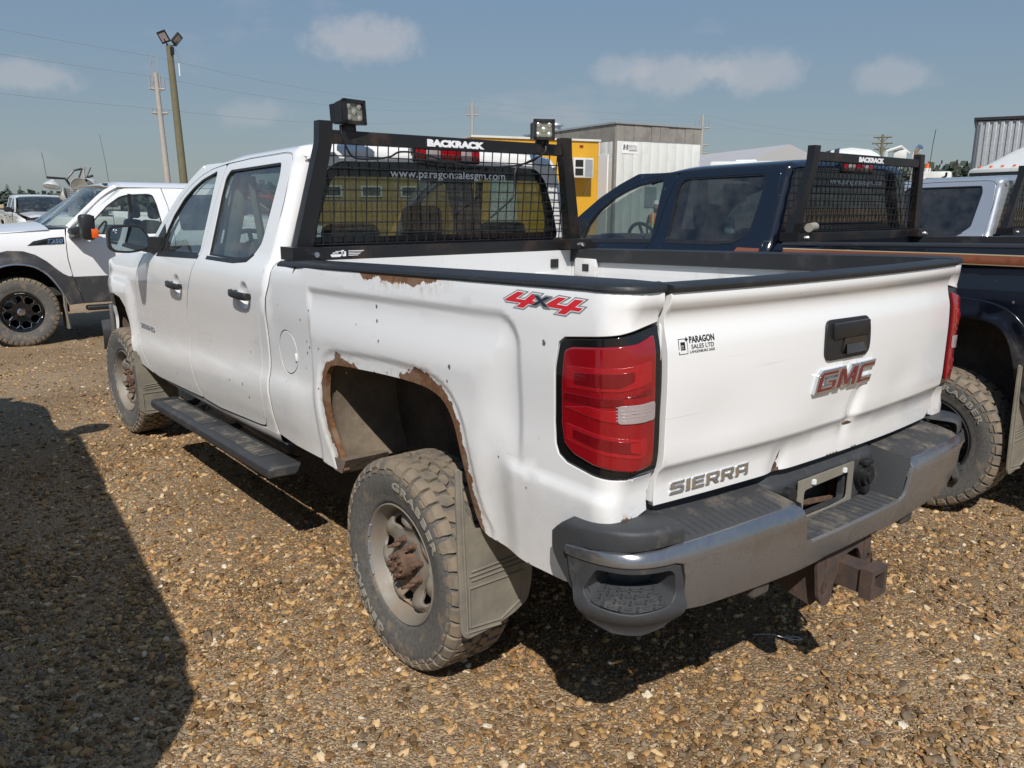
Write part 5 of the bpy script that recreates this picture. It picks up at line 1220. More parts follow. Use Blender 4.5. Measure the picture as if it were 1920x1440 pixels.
def pebbles():
    # patch with a density that falls off with the distance from where the photograph stands
    mb=MB(); cs=.35; dens=[]
    cx,cy=-2.0,-1.0
    x=-4.2
    verts={}
    def vid(i,j):
        k=(i,j)
        if k not in verts:
            X,Y=-4.2+i*cs,-1.4+j*cs; verts[k]=len(mb.v); mb.v.append((X,Y,gz(X,Y)-.011))
            d=math.hypot(X-cx,Y-cy); nf=min(1.25,max(.30,.85+1.1*noise.noise((X*.8,Y*.8,2.0))+.5*noise.noise((X*2.3,Y*2.3,7.0)))); dens.append(nf*(8200 if d<2.6 else lerp(8200,4200,(d-2.6)/1.8) if d<4.4 else lerp(4200,1300,(d-4.4)/3.0) if d<7.4 else max(0,lerp(1300,150,(d-7.4)/6.0))))
        return verts[k]
    for i in range(30):
        for j in range(36):
            X,Y=-4.2+i*cs,-1.4+j*cs
            if -0.5<X<2.0 and 1.5<Y<5: continue
            mb.f.append((vid(i,j),vid(i+1,j),vid(i+1,j+1),vid(i,j+1)))
    me=mb.mesh('gravel_pebbles',M_peb,0,False)
    at=me.attributes.new('dens','FLOAT','POINT'); at.data.foreach_set('value',dens)
    o=link('gravel_pebbles',me,M_peb); tag(o,kind='stuff')
    ng=bpy.data.node_groups.new('pebble_scatter','GeometryNodeTree')
    ng.interface.new_socket('Geometry',in_out='INPUT',socket_type='NodeSocketGeometry'); ng.interface.new_socket('Geometry',in_out='OUTPUT',socket_type='NodeSocketGeometry')
    n=ng.nodes; l=ng.links
    gi=n.new('NodeGroupInput'); go=n.new('NodeGroupOutput')
    dp=n.new('GeometryNodeDistributePointsOnFaces'); na=n.new('GeometryNodeInputNamedAttribute'); na.data_type='FLOAT'; na.inputs['Name'].default_value='dens'
    l.new(gi.outputs[0],dp.inputs['Mesh']); l.new(na.outputs[0],dp.inputs['Density'])
    jo=n.new('GeometryNodeJoinGeometry')
    for k in range(5):
        ic=n.new('GeometryNodeMeshIcoSphere'); ic.inputs['Radius'].default_value=1.0; ic.inputs['Subdivisions'].default_value=2
        sp=n.new('GeometryNodeSetPosition'); po=n.new('GeometryNodeInputPosition'); no=n.new('ShaderNodeTexNoise'); no.inputs['Scale'].default_value=1.3; no.noise_dimensions='4D'; no.inputs['W'].default_value=k*7.3; no.inputs['Detail'].default_value=1
        su=n.new('ShaderNodeVectorMath'); su.operation='SUBTRACT'; su.inputs[1].default_value=(.5,.5,.5); sc=n.new('ShaderNodeVectorMath'); sc.operation='SCALE'; sc.inputs['Scale'].default_value=1.9
        l.new(po.outputs[0],no.inputs['Vector']); l.new(no.outputs['Color'],su.inputs[0]); l.new(su.outputs[0],sc.inputs[0]); l.new(ic.outputs['Mesh'],sp.inputs['Geometry']); l.new(sc.outputs[0],sp.inputs['Offset'])
        sh=n.new('GeometryNodeSetShadeSmooth'); l.new(sp.outputs[0],sh.inputs[0])
        sm=n.new('GeometryNodeSetMaterial'); sm.inputs['Material'].default_value=M_peb; l.new(sh.outputs[0],sm.inputs[0])
        g2=n.new('GeometryNodeGeometryToInstance'); l.new(sm.outputs[0],g2.inputs[0]); l.new(g2.outputs[0],jo.inputs[0])
    ip=n.new('GeometryNodeInstanceOnPoints'); ip.inputs['Pick Instance'].default_value=True
    ri=n.new('FunctionNodeRandomValue'); ri.data_type='INT'; ri.inputs['Min'].default_value=0
    for s in ri.inputs:
        if s.name=='Max' and s.type=='INT': s.default_value=4
        if s.name=='Min' and s.type=='INT': s.default_value=0
    l.new([s for s in ri.outputs if s.type=='INT'][0],ip.inputs['Instance Index'])
    # sizes: many small, few large
    rv=n.new('FunctionNodeRandomValue'); rv.data_type='FLOAT'
    pw=n.new('ShaderNodeMath'); pw.operation='POWER'; pw.inputs[1].default_value=9.0
    ml=n.new('ShaderNodeMath'); ml.operation='MULTIPLY_ADD'; ml.inputs[1].default_value=.014; ml.inputs[2].default_value=.0036
    l.new([s for s in rv.outputs if s.type=='VALUE'][0],pw.inputs[0]); l.new(pw.outputs[0],ml.inputs[0])
    rs=n.new('FunctionNodeRandomValue'); rs.data_type='FLOAT_VECTOR'; rs.inputs['Min'].default_value=(.75,.65,.32); rs.inputs['Max'].default_value=(1.6,1.2,.72); rs.inputs['Seed'].default_value=5
    vm=n.new('ShaderNodeVectorMath'); vm.operation='SCALE'; l.new([s for s in rs.outputs if s.type=='VECTOR'][0],vm.inputs[0]); l.new(ml.outputs[0],vm.inputs['Scale'])
    rr=n.new('FunctionNodeRandomValue'); rr.data_type='FLOAT_VECTOR'; rr.inputs['Min'].default_value=(-.6,-.6,0); rr.inputs['Max'].default_value=(.6,.6,6.28); rr.inputs['Seed'].default_value=9
    l.new(dp.outputs['Points'],ip.inputs['Points']); l.new(jo.outputs[0],ip.inputs['Instance']); l.new(vm.outputs[0],ip.inputs['Scale'])
    e2=n.new('FunctionNodeEulerToRotation'); l.new([s for s in rr.outputs if s.type=='VECTOR'][0],e2.inputs[0]); l.new(e2.outputs[0],ip.inputs['Rotation'])
    l.new(ip.outputs[0],go.inputs[0])
    md=o.modifiers.new('scatter','NODES'); md.node_group=ng
pebbles()
# ================================================================ vehicles
truck=tag(empty('white_pickup_truck'),'dirty white crew cab pickup with rusted wheel arch and two work lights on its rack','pickup truck')
parts=build_truck(truck); finish_truck(truck)
NAVY={k:M_navy for k in ('white_paint','white_paint_rusted','white_tailgate_paint','scuffed_bed_white')}; NAVY['side_glass']=M_dglass; NAVY['rear_glass']=M_dglass; NAVY['silver_paint']=M_navy
navy=copy_tree(truck,None,skip=('decal','door_badge','sticker_print','sticker_logo','work_light','lamp_cable','tear','emblem_letter','badge_letter','rack_sticker'),mats=NAVY)
navy.name='navy_pickup_truck'; navy.location=(3.12,-.46,.02)
tag(navy,'dark navy crew cab pickup with a copper brown side stripe and a black rack','pickup truck','pickups parked in the same row')
truck['group']='pickups parked in the same row'
def child(o,n): return [c for c in o.children if c.name.split('.')[0]==n]
for d in child(navy,'front_door'):
    for g in child(d,'window'): g.material_slots[0].material=M_glass
for r_ in child(child(navy,'rear_window')[0] if False else navy,'wheel'): pass
# stripe on the near side, wheel arch moulding, pvc pipe on the rack
def nst(z0,z1,off,mm,nm): 
    panel(nm,[(2.05,z0-.028),(1.0,z0-.010),(.11,z0),(.11,z1),(1.0,z1-.010),(2.05,z1-.028)],lambda u,v:BS(u,v,off+.005),mm,navy,res=.05,edge=.03,gap=0,rnd=0,depth=.001,flip=True)
nst(1.362,1.410,.0015,M_copper,'body_stripe'); nst(1.408,1.414,.002,M_tan,'pinstripe'); nst(1.357,1.362,.002,M_tan,'pinstripe')
panel('body_stripe',[(2.44,1.325),(2.23,1.325),(2.23,1.375),(2.40,1.375)],lambda u,v:side(u,v,.002),M_copper,navy,res=.1,edge=.04,gap=0,rnd=0,depth=.001,flip=True)
panel('arch_moulding',[(y,z) for y,z in smoothpoly([(1.66,.62),(1.70,.85),(1.66,1.05),(1.55,1.15),(1.3,1.175),(.95,1.18),(.74,1.14),(.62,1.02),(.57,.85),(.545,.66)],False,3)]+ARCH[::-1],lambda u,v:BS(u,v,.012+.02*math.exp(-(polyd((u,v),ARCH,False)/.05)**2)),M_navy,navy,res=.04,edge=.03,gap=0,rnd=.004,depth=.02,flip=True)
MB().cyl((-.80,1.98,1.51),(-.70,2.0,1.515),.028,16).obj('pipe_offcut',M_letter,navy,40)
MB().box((-.0,2.02,1.462),(1.1,.03,.05)).obj('rust_stain',M_rust2,navy,0) if False else None
SILV={k:M_silver for k in ('white_paint','white_paint_rusted','white_tailgate_paint','scuffed_bed_white')}; SILV['side_glass']=M_dglass; SILV['rear_glass']=M_dglass
silver=copy_tree(truck,None,skip=('decal','door_badge','sticker_print','sticker_logo','work_light','lamp_cable','tear','emblem_letter','badge_letter','rack_sticker','lug_nut','wheel_weight'),mats=SILV)
silver.name='silver_pickup_truck'; silver.location=(6.40,-.50,0)
tag(silver,'silver crew cab pickup with dark windows at the right edge beyond the navy truck','pickup truck','pickups parked in the same row')
SKIP_FAR=('decal','door_badge','sticker_print','sticker_logo','work_light','lamp_cable','tear','emblem_letter','badge_letter','rack_sticker','lug_nut','wheel_weight','hub','headache_rack','window_lettering','mud_flap','raised_letter','handle_bezel','tow_hitch','flap_rib','fuel_door')
near_l=copy_tree(truck,None,skip=tuple(s for s in SKIP_FAR if s not in ('lug_nut','hub','mud_flap')),mats={'white_paint_rusted':M_white})
near_l.name='neighbouring_pickup_truck'; near_l.location=(-3.49,.20,0); near_l.rotation_euler=(0,0,R(-4.75))
tag(near_l,'white pickup parked outside the left edge whose shadow falls on the gravel','pickup truck','pickups parked in the same row')
sec=[(-.905,1.455),(-.86,1.60),(-.79,1.84),(-.74,1.90),(-.55,1.925),(0,1.935),(.55,1.925),(.74,1.90),(.79,1.84),(.86,1.60),(.905,1.455)]  # canopy added out of view so the cast shadow's edge runs straight
mb=MB(); vs=[]
for y_,s_ in ((-.02,.97),(.06,1.0),(2.08,1.0),(2.12,.99)): vs+=[(x*s_,y_+(.10*(z-1.455) if y_<.5 else 0),1.455+(z-1.455)*s_) for x,z in sec]
mb.add(vs,[(k*11+i,k*11+i+1,(k+1)*11+i+1,(k+1)*11+i) for k in range(3) for i in range(10)]+[tuple(range(11)),tuple(range(33,44))]); cn=mb.obj('shadow_canopy',M_ford,near_l,40)
for sx in (-1,1): MB().prism([(.35,1.52),(1.8,1.52),(1.75,1.78),(.42,1.78)],lambda u,v,d:(sx*(lerp(.905,.79,(v-1.455)/.385)+d),u,v),0,.006).obj('canopy_window',M_trim,cn,0)
NAVY['dusty_silver_wheel']=M_trim
for w_ in child(navy,'wheel'):
    for o_ in [w_]+child(w_,'rim'):
        for sl in o_.material_slots: sl.link='OBJECT'; sl.material=M_trim
def far_truck(loc,rz,col,label):
    mp={'white_paint_rusted':col,'white_paint':col,'white_tailgate_paint':col,'silver_paint':M_trim,'scuffed_bed_white':col}
    c=copy_tree(truck,None,skip=SKIP_FAR,mats=mp); c.name='parked_pickup_truck'; c.location=loc; c.rotation_euler=(0,0,rz)
    tag(c,label,'pickup truck','pickups parked across the yard'); return c
M_redp=car_paint('red_paint',(.35,.02,.02),chips=False)
far_truck((2.55,34.2,0),R(180),M_ford,'small white pickup seen from the front beneath the lamp dishes of the light tower')
far_truck((6.3,21.6,0),R(-22),M_redp,'red pickup across the yard seen through the white cab rear side window')
far_truck((3.9,24.5,0),R(215),M_ford,'white pickup across the yard seen through the side windows of the crosswise truck')
far_truck((9.6,30.0,0),R(150),M_silver,'grey pickup far behind seen through the rear glass of the nearest white truck')
# ---------------------------------------------------------------- the truck that stands crosswise on the left (faces left); local x along its length, y=0 its near side
def cross_truck():
    t=tag(empty('lifted_white_truck',(0,9.6,0)),'white heavy duty pickup standing crosswise with grey fender flares and black wheels','pickup truck')
    up=pch([(.4,.03),(.8,.0),(1.0,-.01),(1.2,.0),(1.30,.03),(1.38,.06),(1.6,.13),(1.8,.20),(1.9,.24)])
    S=lambda x,z,off=0:(x,up(z)-off+.10*max(0,(-x-1.6))**2,z)
    arch=[(-.505,.455),(-.545,.56),(-.60,.68),(-.70,.83),(-.83,.93),(-.98,.965),(-1.13,.955),(-1.28,.89),(-1.40,.78),(-1.48,.64),(-1.52,.48)]
    panel('front_fender',[(-.445,1.36),(-.9,1.345),(-1.6,1.31),(-2.3,1.24),(-2.42,1.0),(-2.42,.62),(-1.6,.48)]+arch[::-1]+[(-.33,.47),(-.375,.63),(-.428,.80),(-.46,1.0),(-.462,1.12),(-.455,1.25)],lambda x,z:S(x,z),M_ford,t,res=.08,edge=.03,rnd=.004)
    out=[(-.335,.462),(-.375,.62),(-.43,.80),(-.47,.80),(-.53,.835),(-.60,.90),(-.69,.99),(-.80,1.07),(-.92,1.115),(-1.08,1.125),(-1.25,1.085),(-1.42,.99),(-1.55,.84),(-1.64,.66),(-1.66,.48)]
    fl=panel('fender_flare',out+arch[::-1],lambda x,z:S(x,z,.05-.03*sst(.0,.12,polyd((x,z),arch,False))),M_greyflare,t,res=.06,edge=.025,gap=0,rnd=.008,depth=.05)
    MB().tube([S(x,z,.052) for x,z in smoothpoly(arch,False,3)],.011,6).obj('arch_trim',M_chromed,fl,60)
    win=rounded([(-.21,1.29),(-.13,1.45),(.06,1.635),(.22,1.745),(.32,1.772),(.56,1.785),(.625,1.77),(.655,1.65),(.69,1.33),(.66,1.285)],.03,3)
    d=panel('front_door',[(-.455,1.25),(-.43,1.37),(-.30,1.50),(-.05,1.70),(.10,1.80),(.30,1.848),(.74,1.86),(.785,1.62),(.80,1.30),(.80,.80),(.78,.47),(-.328,.47),(-.372,.63),(-.424,.80),(-.456,1.0),(-.458,1.12)],lambda x,z:S(x,z),M_ford,t,holes=[win],res=.08,edge=.03)
    panel('window',win,lambda x,z:S(x,z,-.012),M_glass,d,res=.2,edge=.06,gap=-.005,rnd=0,depth=0)
    strip('window_seal',win,lambda x,z:S(x,z,-.003),M_trim,d,w=.014,flip=False)
    MB().box((.33,.14,1.53),(.035,.03,.50)).obj('quarter_post',M_trim,d,0)
    panel('door_cladding',[(-.425,.795),(.80,.79),(.80,.462),(-.332,.462),(-.372,.63)],lambda x,z:S(x,z,.010),M_greyflare,d,res=.1,edge=.04,gap=.004,rnd=.004)
    win2=rounded([(.90,1.32),(.905,1.70),(.98,1.775),(1.55,1.78),(1.58,1.70),(1.58,1.32)],.04,3)
    r=panel('rear_door',[(.805,.47),(.807,1.30),(.79,1.62),(.746,1.862),(1.66,1.866),(1.70,1.6),(1.70,.47)],lambda x,z:S(x,z),M_ford,t,holes=[win2],res=.1,edge=.04)
    panel('window',win2,lambda x,z:S(x,z,-.012),M_dglass,r,res=.2,edge=.06,gap=-.005,rnd=0,depth=0)
    panel('bed_side',[(1.73,.60),(1.72,1.36),(3.7,1.36),(3.72,.62),(3.2,.60),(3.15,.85),(2.95,.98),(2.65,.98),(2.45,.85),(2.40,.60)],lambda x,z:S(x,z),M_ford,t,res=.1,edge=.05)
    # roof, hood, windscreens
    MB().grid(15,11,lambda a,b:(lerp(.06,1.68,a),lerp(.215,1.79,b),1.862+.075*(1-(2*b-1)**4)**.6*min(1,a*5+.3)-.02*a*0)).obj('cab_roof',M_ford,t,60)
    def ws(a,b): yy=lerp(.06+.13*b,1.94-.13*b,a); k=(2*a-1)**2; return (lerp(-.80,.0,b)+.30*k*(1-b*.5)+.08*k, yy, lerp(1.31,1.835,b)+.03*(1-k)*b)
    MB().grid(13,8,ws).obj('windscreen',M_wglass,t,60)
    mb=MB(); mb.tube(smooth3([(-.415,.045,1.37),(-.10,.165,1.645),(.06,.20,1.785),(.20,.225,1.865)]),[.035]*16,6); mb.obj('windscreen_pillar',M_ford,t,60)
    MB().grid(12,13,lambda a,b:(lerp(-.62,-2.4,a)-.2*(1-(2*b-1)**2)*0,lerp(.03,1.97,b),lerp(1.355,1.235,a)+.075*(1-(2*b-1)**2)-.03*a*a)).obj('hood',M_ford,t,60)
    MB().grid(8,9,lambda a,b:(lerp(-.66,-.80,a)+.32*(2*b-1)**2,lerp(.06,1.94,b),1.345+.02*a)).obj('cowl',M_trim,t,60)
    for y0 in (.5,1.1): MB().tube([(-.68,y0,1.375),(-.60,y0+.10,1.40),(-.45,y0+.45,1.46)],.012,5).obj('wiper',M_trim,t,30)
    MB().box((-2.40,1.0,.85),(.10,1.9,.75),bev=.04).obj('grille',M_trim,t,30)
    MB().box((-2.52,1.0,.62),(.16,2.0,.26),bev=.05).obj('front_bumper',M_chrome,t,30)
    MB().box((.10,.30,1.862+.035),(.05,.10,.022),bev=.008).obj('roof_marker',M_trim,t,30)
    # far side & interior
    MB().box((.6,1.97,1.05),(2.2,.05,.62)).obj('far_door',M_ford,t,0)
    mb=MB()
    for x0,z0,x1,z1 in ((-.40,1.36,.1,1.82),(.74,1.36,.76,1.82),(1.66,1.36,1.64,1.82)): mb.tube([(x0,1.95,z0),(x1,1.80,z1)],.035,6)
    mb.obj('far_pillar',M_ford,t,0)
    MB().box((.6,1.0,.62),(3.2,1.8,.10)).obj('cab_floor',M_dash,t,0)
    MB().box((-.42,1.0,1.22),(.42,1.75,.26),bev=.05).obj('dashboard',M_dash,t,30)
    for yy in (.52,1.45):
        mb=MB(); mb.box((.62,yy,1.14),(.16,.5,.62),Matrix.Rotation(R(10),4,'Y'),.05); mb.box((.70,yy,1.55),(.10,.26,.18),bev=.04); mb.obj('front_seat',M_seat,t,40)
    mb=MB(); c=Vector((.02,.55,1.27)); e1=Vector((0,1,0)); e2=Vector((.5,0,.86))
    mb.tube([c+(e1*math.cos(k*math.pi/12)+e2*math.sin(k*math.pi/12))*.19 for k in range(25)],.015,6,False); mb.tube([c,c+Vector((-.3,0,.1))],.04,6); mb.obj('steering_wheel',M_dash,t,50)
    MB().box((-.60,.55,1.372),(.02,.30,.004),Matrix.Rotation(R(-30),4,'Y')).obj('dash_card',M_vwhite,t,0)
    # mirror
    mb=MB(); mb.box((-.27,-.26,1.385),(.15,.20,.30),bev=.04); mb.tube([(-.38,.02,1.33),(-.36,-.12,1.34),(-.30,-.2,1.36)],.05,8); mb.tube([(-.38,.02,1.27),(-.36,-.12,1.27),(-.30,-.2,1.30)],.045,8)
    m=mb.obj('tow_mirror',M_trim,t,40); MB().box((-.205,-.365,1.315),(.075,.012,.105),bev=.004).obj('turn_lamp',M_amber,m,30)
    MB().box((-.192,-.26,1.40),(.004,.15,.24)).obj('mirror_glass',M_mirror,m,0)
    # badge
    b=panel('fender_badge',[(-.865,1.175),(-.80,1.225),(-.62,1.262),(-.475,1.270),(-.478,1.190)],lambda x,z:S(x,z,.006),M_trim,t,res=.1,edge=.03,gap=0,rnd=.002,depth=.006)
    for q in range(3): MB().box((-.72+.04*q,up(1.21)-.010,1.198+.018*q),(.16,.004,.006),Matrix.Rotation(R(-8),4,'Y')).obj('badge_bar',M_chromed,b,0)
    flat_text('F350','badge_text',lambda u,v,d:S(-.655+u,1.198+v,.007+d),M_chromed,b,w=.165,h=.048,d=.004,shear=.2,bold=.03)
    flat_text('SUPER DUTY','badge_text',lambda u,v,d:S(-.655+u,1.184+v,.007+d),M_chromed,b,w=.165,h=.010,d=.002)
    # wheel
    P=lambda r,a,h:(-h,-r*math.cos(a),r*math.sin(a))
    def wh(loc,rz):
        hol=[]
        for k in range(8):
            A=2*math.pi*k/8+.2; c=Vector((math.cos(A),math.sin(A)))*.155; rd=c.normalized(); tn=Vector((-rd.y,rd.x))
            hol.append([tuple(c+rd*a+tn*b_) for a,b_ in ((-.042,-.022),(-.042,.022),(-.005,.050),(.036,.036),(.036,-.036),(-.005,-.050))])
        circ=[(.205*math.cos(k*math.pi/24),.205*math.sin(k*math.pi/24)) for k in range(48)]
        w=panel('wheel',circ,lambda u,v:(-.085-.02*math.hypot(u,v)/.2,-u,v),M_gloss,t,holes=hol,res=.05,edge=.02,gap=0,rnd=.002,depth=.05)
        w.location=loc; w.rotation_euler=(0,0,rz)
        mb=MB()
        for h in hol:
            q=[(-.090-.02*math.hypot(*p)/.2,-p[0],p[1]) for p in inset(h,-.006)]
            for i in (1,2,3,4): mb.tube([q[i],q[(i+1)%6]],.0035,4)
        mb.obj('machined_edge',M_chromed,w,0)
        MB().lathe([(.0001,.112),(.035,.112),(.048,.10),(.048,.08)],P,24).obj('centre_cap',M_chromed,w,40)
        MB().lathe([(.204,.10),(.215,.118),(.232,.122),(.236,.11),(.225,-.10),(.1,-.10),(.0001,-.04)],P,48).obj('rim',M_gloss,w,40)
        flat_text('MOTO METAL','rim_text',lambda u,v,d:P(.2205+v,math.pi/2-(u-.05)/.22,.1205+d),M_vwhite,w,w=.10,h=.010,d=.001)
        src=child(child(truck,'wheel')[0],'tyre')[0]
        ty=src.copy(); COL.objects.link(ty); ty.parent=w; ty.scale=(1.05,1.045,1.045)
        mesh_tr=child(src,'tread')[0].copy(); COL.objects.link(mesh_tr); mesh_tr.parent=ty
        for sl in ty.material_slots: sl.link='OBJECT'; sl.material=M_rubc
        return w
    wh((-1.0,.16,.398),math.pi/2); wh((2.78,.16,.398),math.pi/2)
    for x in (-1.0,2.78):
        w=MB().lathe([(.20,-.12),(.38,-.13),(.405,-.08),(.405,.08),(.38,.13),(.20,.12)],lambda r,a,h:(x+r*math.cos(a),1.84+h,.398+r*math.sin(a)),40,True).obj('wheel',M_rubc,t,50)
    mb=MB(); A=arch; n=len(A); mb.add([S(x,z,.02) for x,z in A]+[(x,.62,z+.03) for x,z in A],[(i,i+1,n+i+1,n+i) for i in range(n-1)]); mb.add([(-1.6,.62,.3),(-.4,.62,.3),(-.4,.62,1.02),(-1.6,.62,1.02)],[(0,1,2,3)]); mb.obj('wheel_well',M_grime,t,30)
    MB().box((.7,.45,.50),(5.2,.10,.16)).obj('chassis_frame',M_grime,t,0)
    MB().box((.55,-.04,.41),(1.75,.14,.06),bev=.02).obj('running_board',M_trim,t,30)
    MB().tube([S(-.555,.60,.04),S(-.55,.40,.05),S(-.525,.17,.05)],.012,4).obj('flap_edge',M_flap,t,0)
    MB().prism([(.03,.16),(.03,.60),(.33,.60),(.33,.16)],lambda u,v,d:(-.535+d,u,v),0,.012).obj('mud_flap',M_flap,t,0)
    mb=MB(); mb.tube([(.53,1.95,1.30),(.52,1.95,1.75),(.50,1.95,2.2),(.455,1.95,2.62)],[.004,.0035,.003,.002],5); mb.obj('antenna',M_trim,t,30)
    return t
M_greyflare=simple('grey_flare_plastic',(.045,.045,.048),.5,var=.2,scale=6,bmp=.1,dirt=((.20,.17,.13),.25))
ct=cross_truck()
# ================================================================ yard objects and buildings behind
M_yellow=simple('yellow_paint',(.62,.33,.02),.5,var=.08,scale=2,dirt=((.35,.22,.06),.12))
M_offwhite=simple('offwhite_panel',(.62,.63,.60),.6,var=.10,scale=1.5,dirt=((.35,.33,.28),.2))
M_grey_board=simple('weathered_grey_board',(.26,.245,.22),.9,var=.35,scale=2.5,dirt=((.12,.11,.10),.35))
M_steel=simple('galvanised_steel',(.42,.44,.46),.45,metal=.5,var=.12,scale=3)
M_dish=simple('lamp_dish',(.62,.62,.60),.35,metal=.3,var=.1)
M_dishin=simple('dish_glass',(.30,.29,.25),.2,var=.2,coat=.6)
M_wood=simple('treated_pole_wood',(.16,.145,.085),.9,var=.3,scale=5)
M_woodg=simple('grey_pole_wood',(.40,.37,.33),.9,var=.25,scale=4)
M_barn=simple('barn_metal',(.40,.39,.39),.7,var=.06,scale=.3)
M_wirel=simple('line_wire',(.26,.29,.32),.6,var=.05)
M_insul=simple('insulator',(.30,.31,.33),.4,var=.2)
M_needle=simple('spruce_needles',(.045,.062,.050),.8,var=.35,scale=.8)
M_leaf=simple('broadleaf_foliage',(.055,.070,.050),.8,var=.4,scale=.25)
M_grass=simple('field_grass',(.14,.15,.055),.95,var=.3,scale=.12)
M_vest=simple('orange_vest',(.75,.13,.03),.7,var=.1); M_lime=simple('lime_stripe',(.55,.75,.10),.6,var=.1)
M_skin=simple('skin',(.42,.25,.18),.6,var=.1); M_cloth=simple('dark_work_clothes',(.03,.035,.05),.9,var=.2)
def fr(o,ax,n): return o
def box_thing(name,label,cat,group=None,loc=(0,0,0),rz=0): return tag(empty(name,loc,rz),label,cat,group)
# ---- yellow trailer; local x along its front wall, y away
def yellow_trailer():
    t=box_thing('yellow_trailer','yellow box trailer with a white air conditioner hung on its wall','trailer',None,(11.75,18.15,0),math.atan2(-.296,.95))
    mb=MB(); mb.box((2.05,3.2,2.05),(4.1,6.4,3.05)); mb.obj('body',M_yellow,t,0)
    mb=MB(); mb.box((2.05,3.2,3.60),(4.2,6.5,.06)); mb.obj('roof_edge',M_offwhite,t,0)
    for k in range(5): MB().box((.02+4.06*k/4,-.008,2.05),(.02,.012,3.0)).obj('wall_seam',M_yellow,t,0)
    for x in (.9,2.2,3.5): MB().box((x,-.015,3.42),(.12,.03,.06),bev=.008).obj('marker_lamp',M_red,t,0)
    a=MB().box((3.35,-.26,2.76),(.66,.50,.58),bev=.02).obj('air_conditioner',M_offwhite,t,30)
    for q,(x,w) in enumerate(((3.18,.24),(3.18,.24))): MB().box((3.20,-.515,2.64+.25*q),(.26,.012,.20)).obj('vent',M_trim,a,0)
    MB().box((3.52,-.515,2.76),(.24,.012,.48)).obj('grille_panel',M_steel,a,0)
    for x in (3.08,3.62): MB().tube([(x,-.45,2.46),(x,-.01,1.95)],.018,5).obj('bracket',M_steel,t,0)
    for x in (.9,3.2): MB().cyl((x,.1,.36),(x,.32,.36),.36,20).obj('wheel',M_rubc,t,40)
    MB().box((.95,-.015,1.8),(.85,.03,2.0)).obj('door',M_offwhite,t,0)
    MB().box((1.9,3.0,3.80),(.9,.9,.34)).obj('roof_hatch',M_trim,t,0) if False else None
yellow_trailer()
t=box_thing('yellow_site_office','yellow site office with small white windows seen through the rear glass','site office',None,(11.0,27.6,0),R(-28))
M_yellow2=simple('faded_yellow',(.36,.22,.045),.7,var=.2,scale=1.2)
MB().box((2.6,1.3,1.5),(5.2,2.6,2.5)).obj('body',M_yellow2,t,0)
MB().box((2.6,1.3,2.78),(5.3,2.7,.08)).obj('roof_edge',M_offwhite,t,0)
for x in (.8,2.3,3.8):
    f=MB().box((x,-.02,2.15),(.80,.05,.42)).obj('window',M_offwhite,t,0); MB().box((x,-.05,2.15),(.66,.02,.30)).obj('pane',M_dglass,f,0)
MB().box((4.7,-.02,1.25),(.75,.05,1.9)).obj('door',M_offwhite,t,0)
# ---- shed: white panels below, grey weathered boards above
def shed():
    t=box_thing('rental_shed','white panelled skid shed with a band of weathered grey boards along its top','shed',None,(17.73,18.24,0),math.atan2(-.164,.988))
    W_,D_=3.75,6.0
    MB().box((W_/2,D_/2,1.95),(W_-.08,D_-.08,3.6)).obj('core',M_offwhite,t,0)
    k=0; x=0; rnd=random.Random(5)
    me=None
    n=10
    for i in range(n):
        w=W_/n
        o=MB().box((w*(i+.5),.01+rnd.uniform(-.004,.004),1.98),(w-.012,.05,3.60),bev=.006).obj('panel',M_offwhite,t,30)
        b=MB().box((w*(i+.5),.0+rnd.uniform(-.012,.012),4.06),(w-.014,.05,.53+rnd.uniform(-.03,.02))).obj('board',M_grey_board,t,0)
    n=14
    for i in range(n):
        w=D_/n
        MB().box((.01,w*(i+.5),1.98),(.05,w-.012,3.60),bev=.006).obj('panel',M_offwhite,t,30)
        MB().box((.0,w*(i+.5),4.06),(.05,w-.014,.53+rnd.uniform(-.03,.02))).obj('board',M_grey_board,t,0)
    MB().box((W_/2,D_/2,4.36),(W_+.14,D_+.14,.06)).obj('roof',M_steel,t,0)
    MB().box((-.01,.0,2.0),(.10,.10,3.7)).obj('corner_post',M_grey_board,t,0)
    MB().lathe([(.0001,.38),(.30,.34),(.34,.26),(.22,.22),(.22,0)],lambda r,a,h:(.5+r*math.cos(a),4.6+r*math.sin(a),4.38+h),20).obj('roof_vent',M_steel,t,40)
    s=MB().box((.60,-.022,3.55),(.66,.012,.34)).obj('sign',M_vwhite,t,0)
    flat_text('B·B','sign_text',lambda u,v,d:(.31+u,-.0285-d,3.50+v),M_print,s,w=.22,h=.17,d=.002,shear=.15,bold=.03)
    flat_text('RENTALS','sign_text',lambda u,v,d:(.56+u,-.0285-d,3.57+v),M_print,s,w=.34,h=.09,d=.002,shear=.15)
    MB().box((.73,-.03,3.535),(.36,.004,.012)).obj('sign_rule',M_print,s,0)
    flat_text('306-27?-????'.replace('?','1'),'sign_text',lambda u,v,d:(.56+u,-.0285-d,3.46+v),M_print,s,w=.34,h=.045,d=.002) if False else MB().box((.73,-.03,3.48),(.34,.004,.035)).obj('sign_rule',M_vgrey,s,0)
    d=MB().box((-.03,1.2,1.9),(.04,1.7,2.9)).obj('door',M_vwhite,t,0); MB().box((-.06,.5,1.7),(.03,.05,.3)).obj('handle',M_steel,d,0)
    MB().box((1.55,-.03,1.95),(.5,.03,.7)).obj('meter_box',M_steel,t,0)
shed()
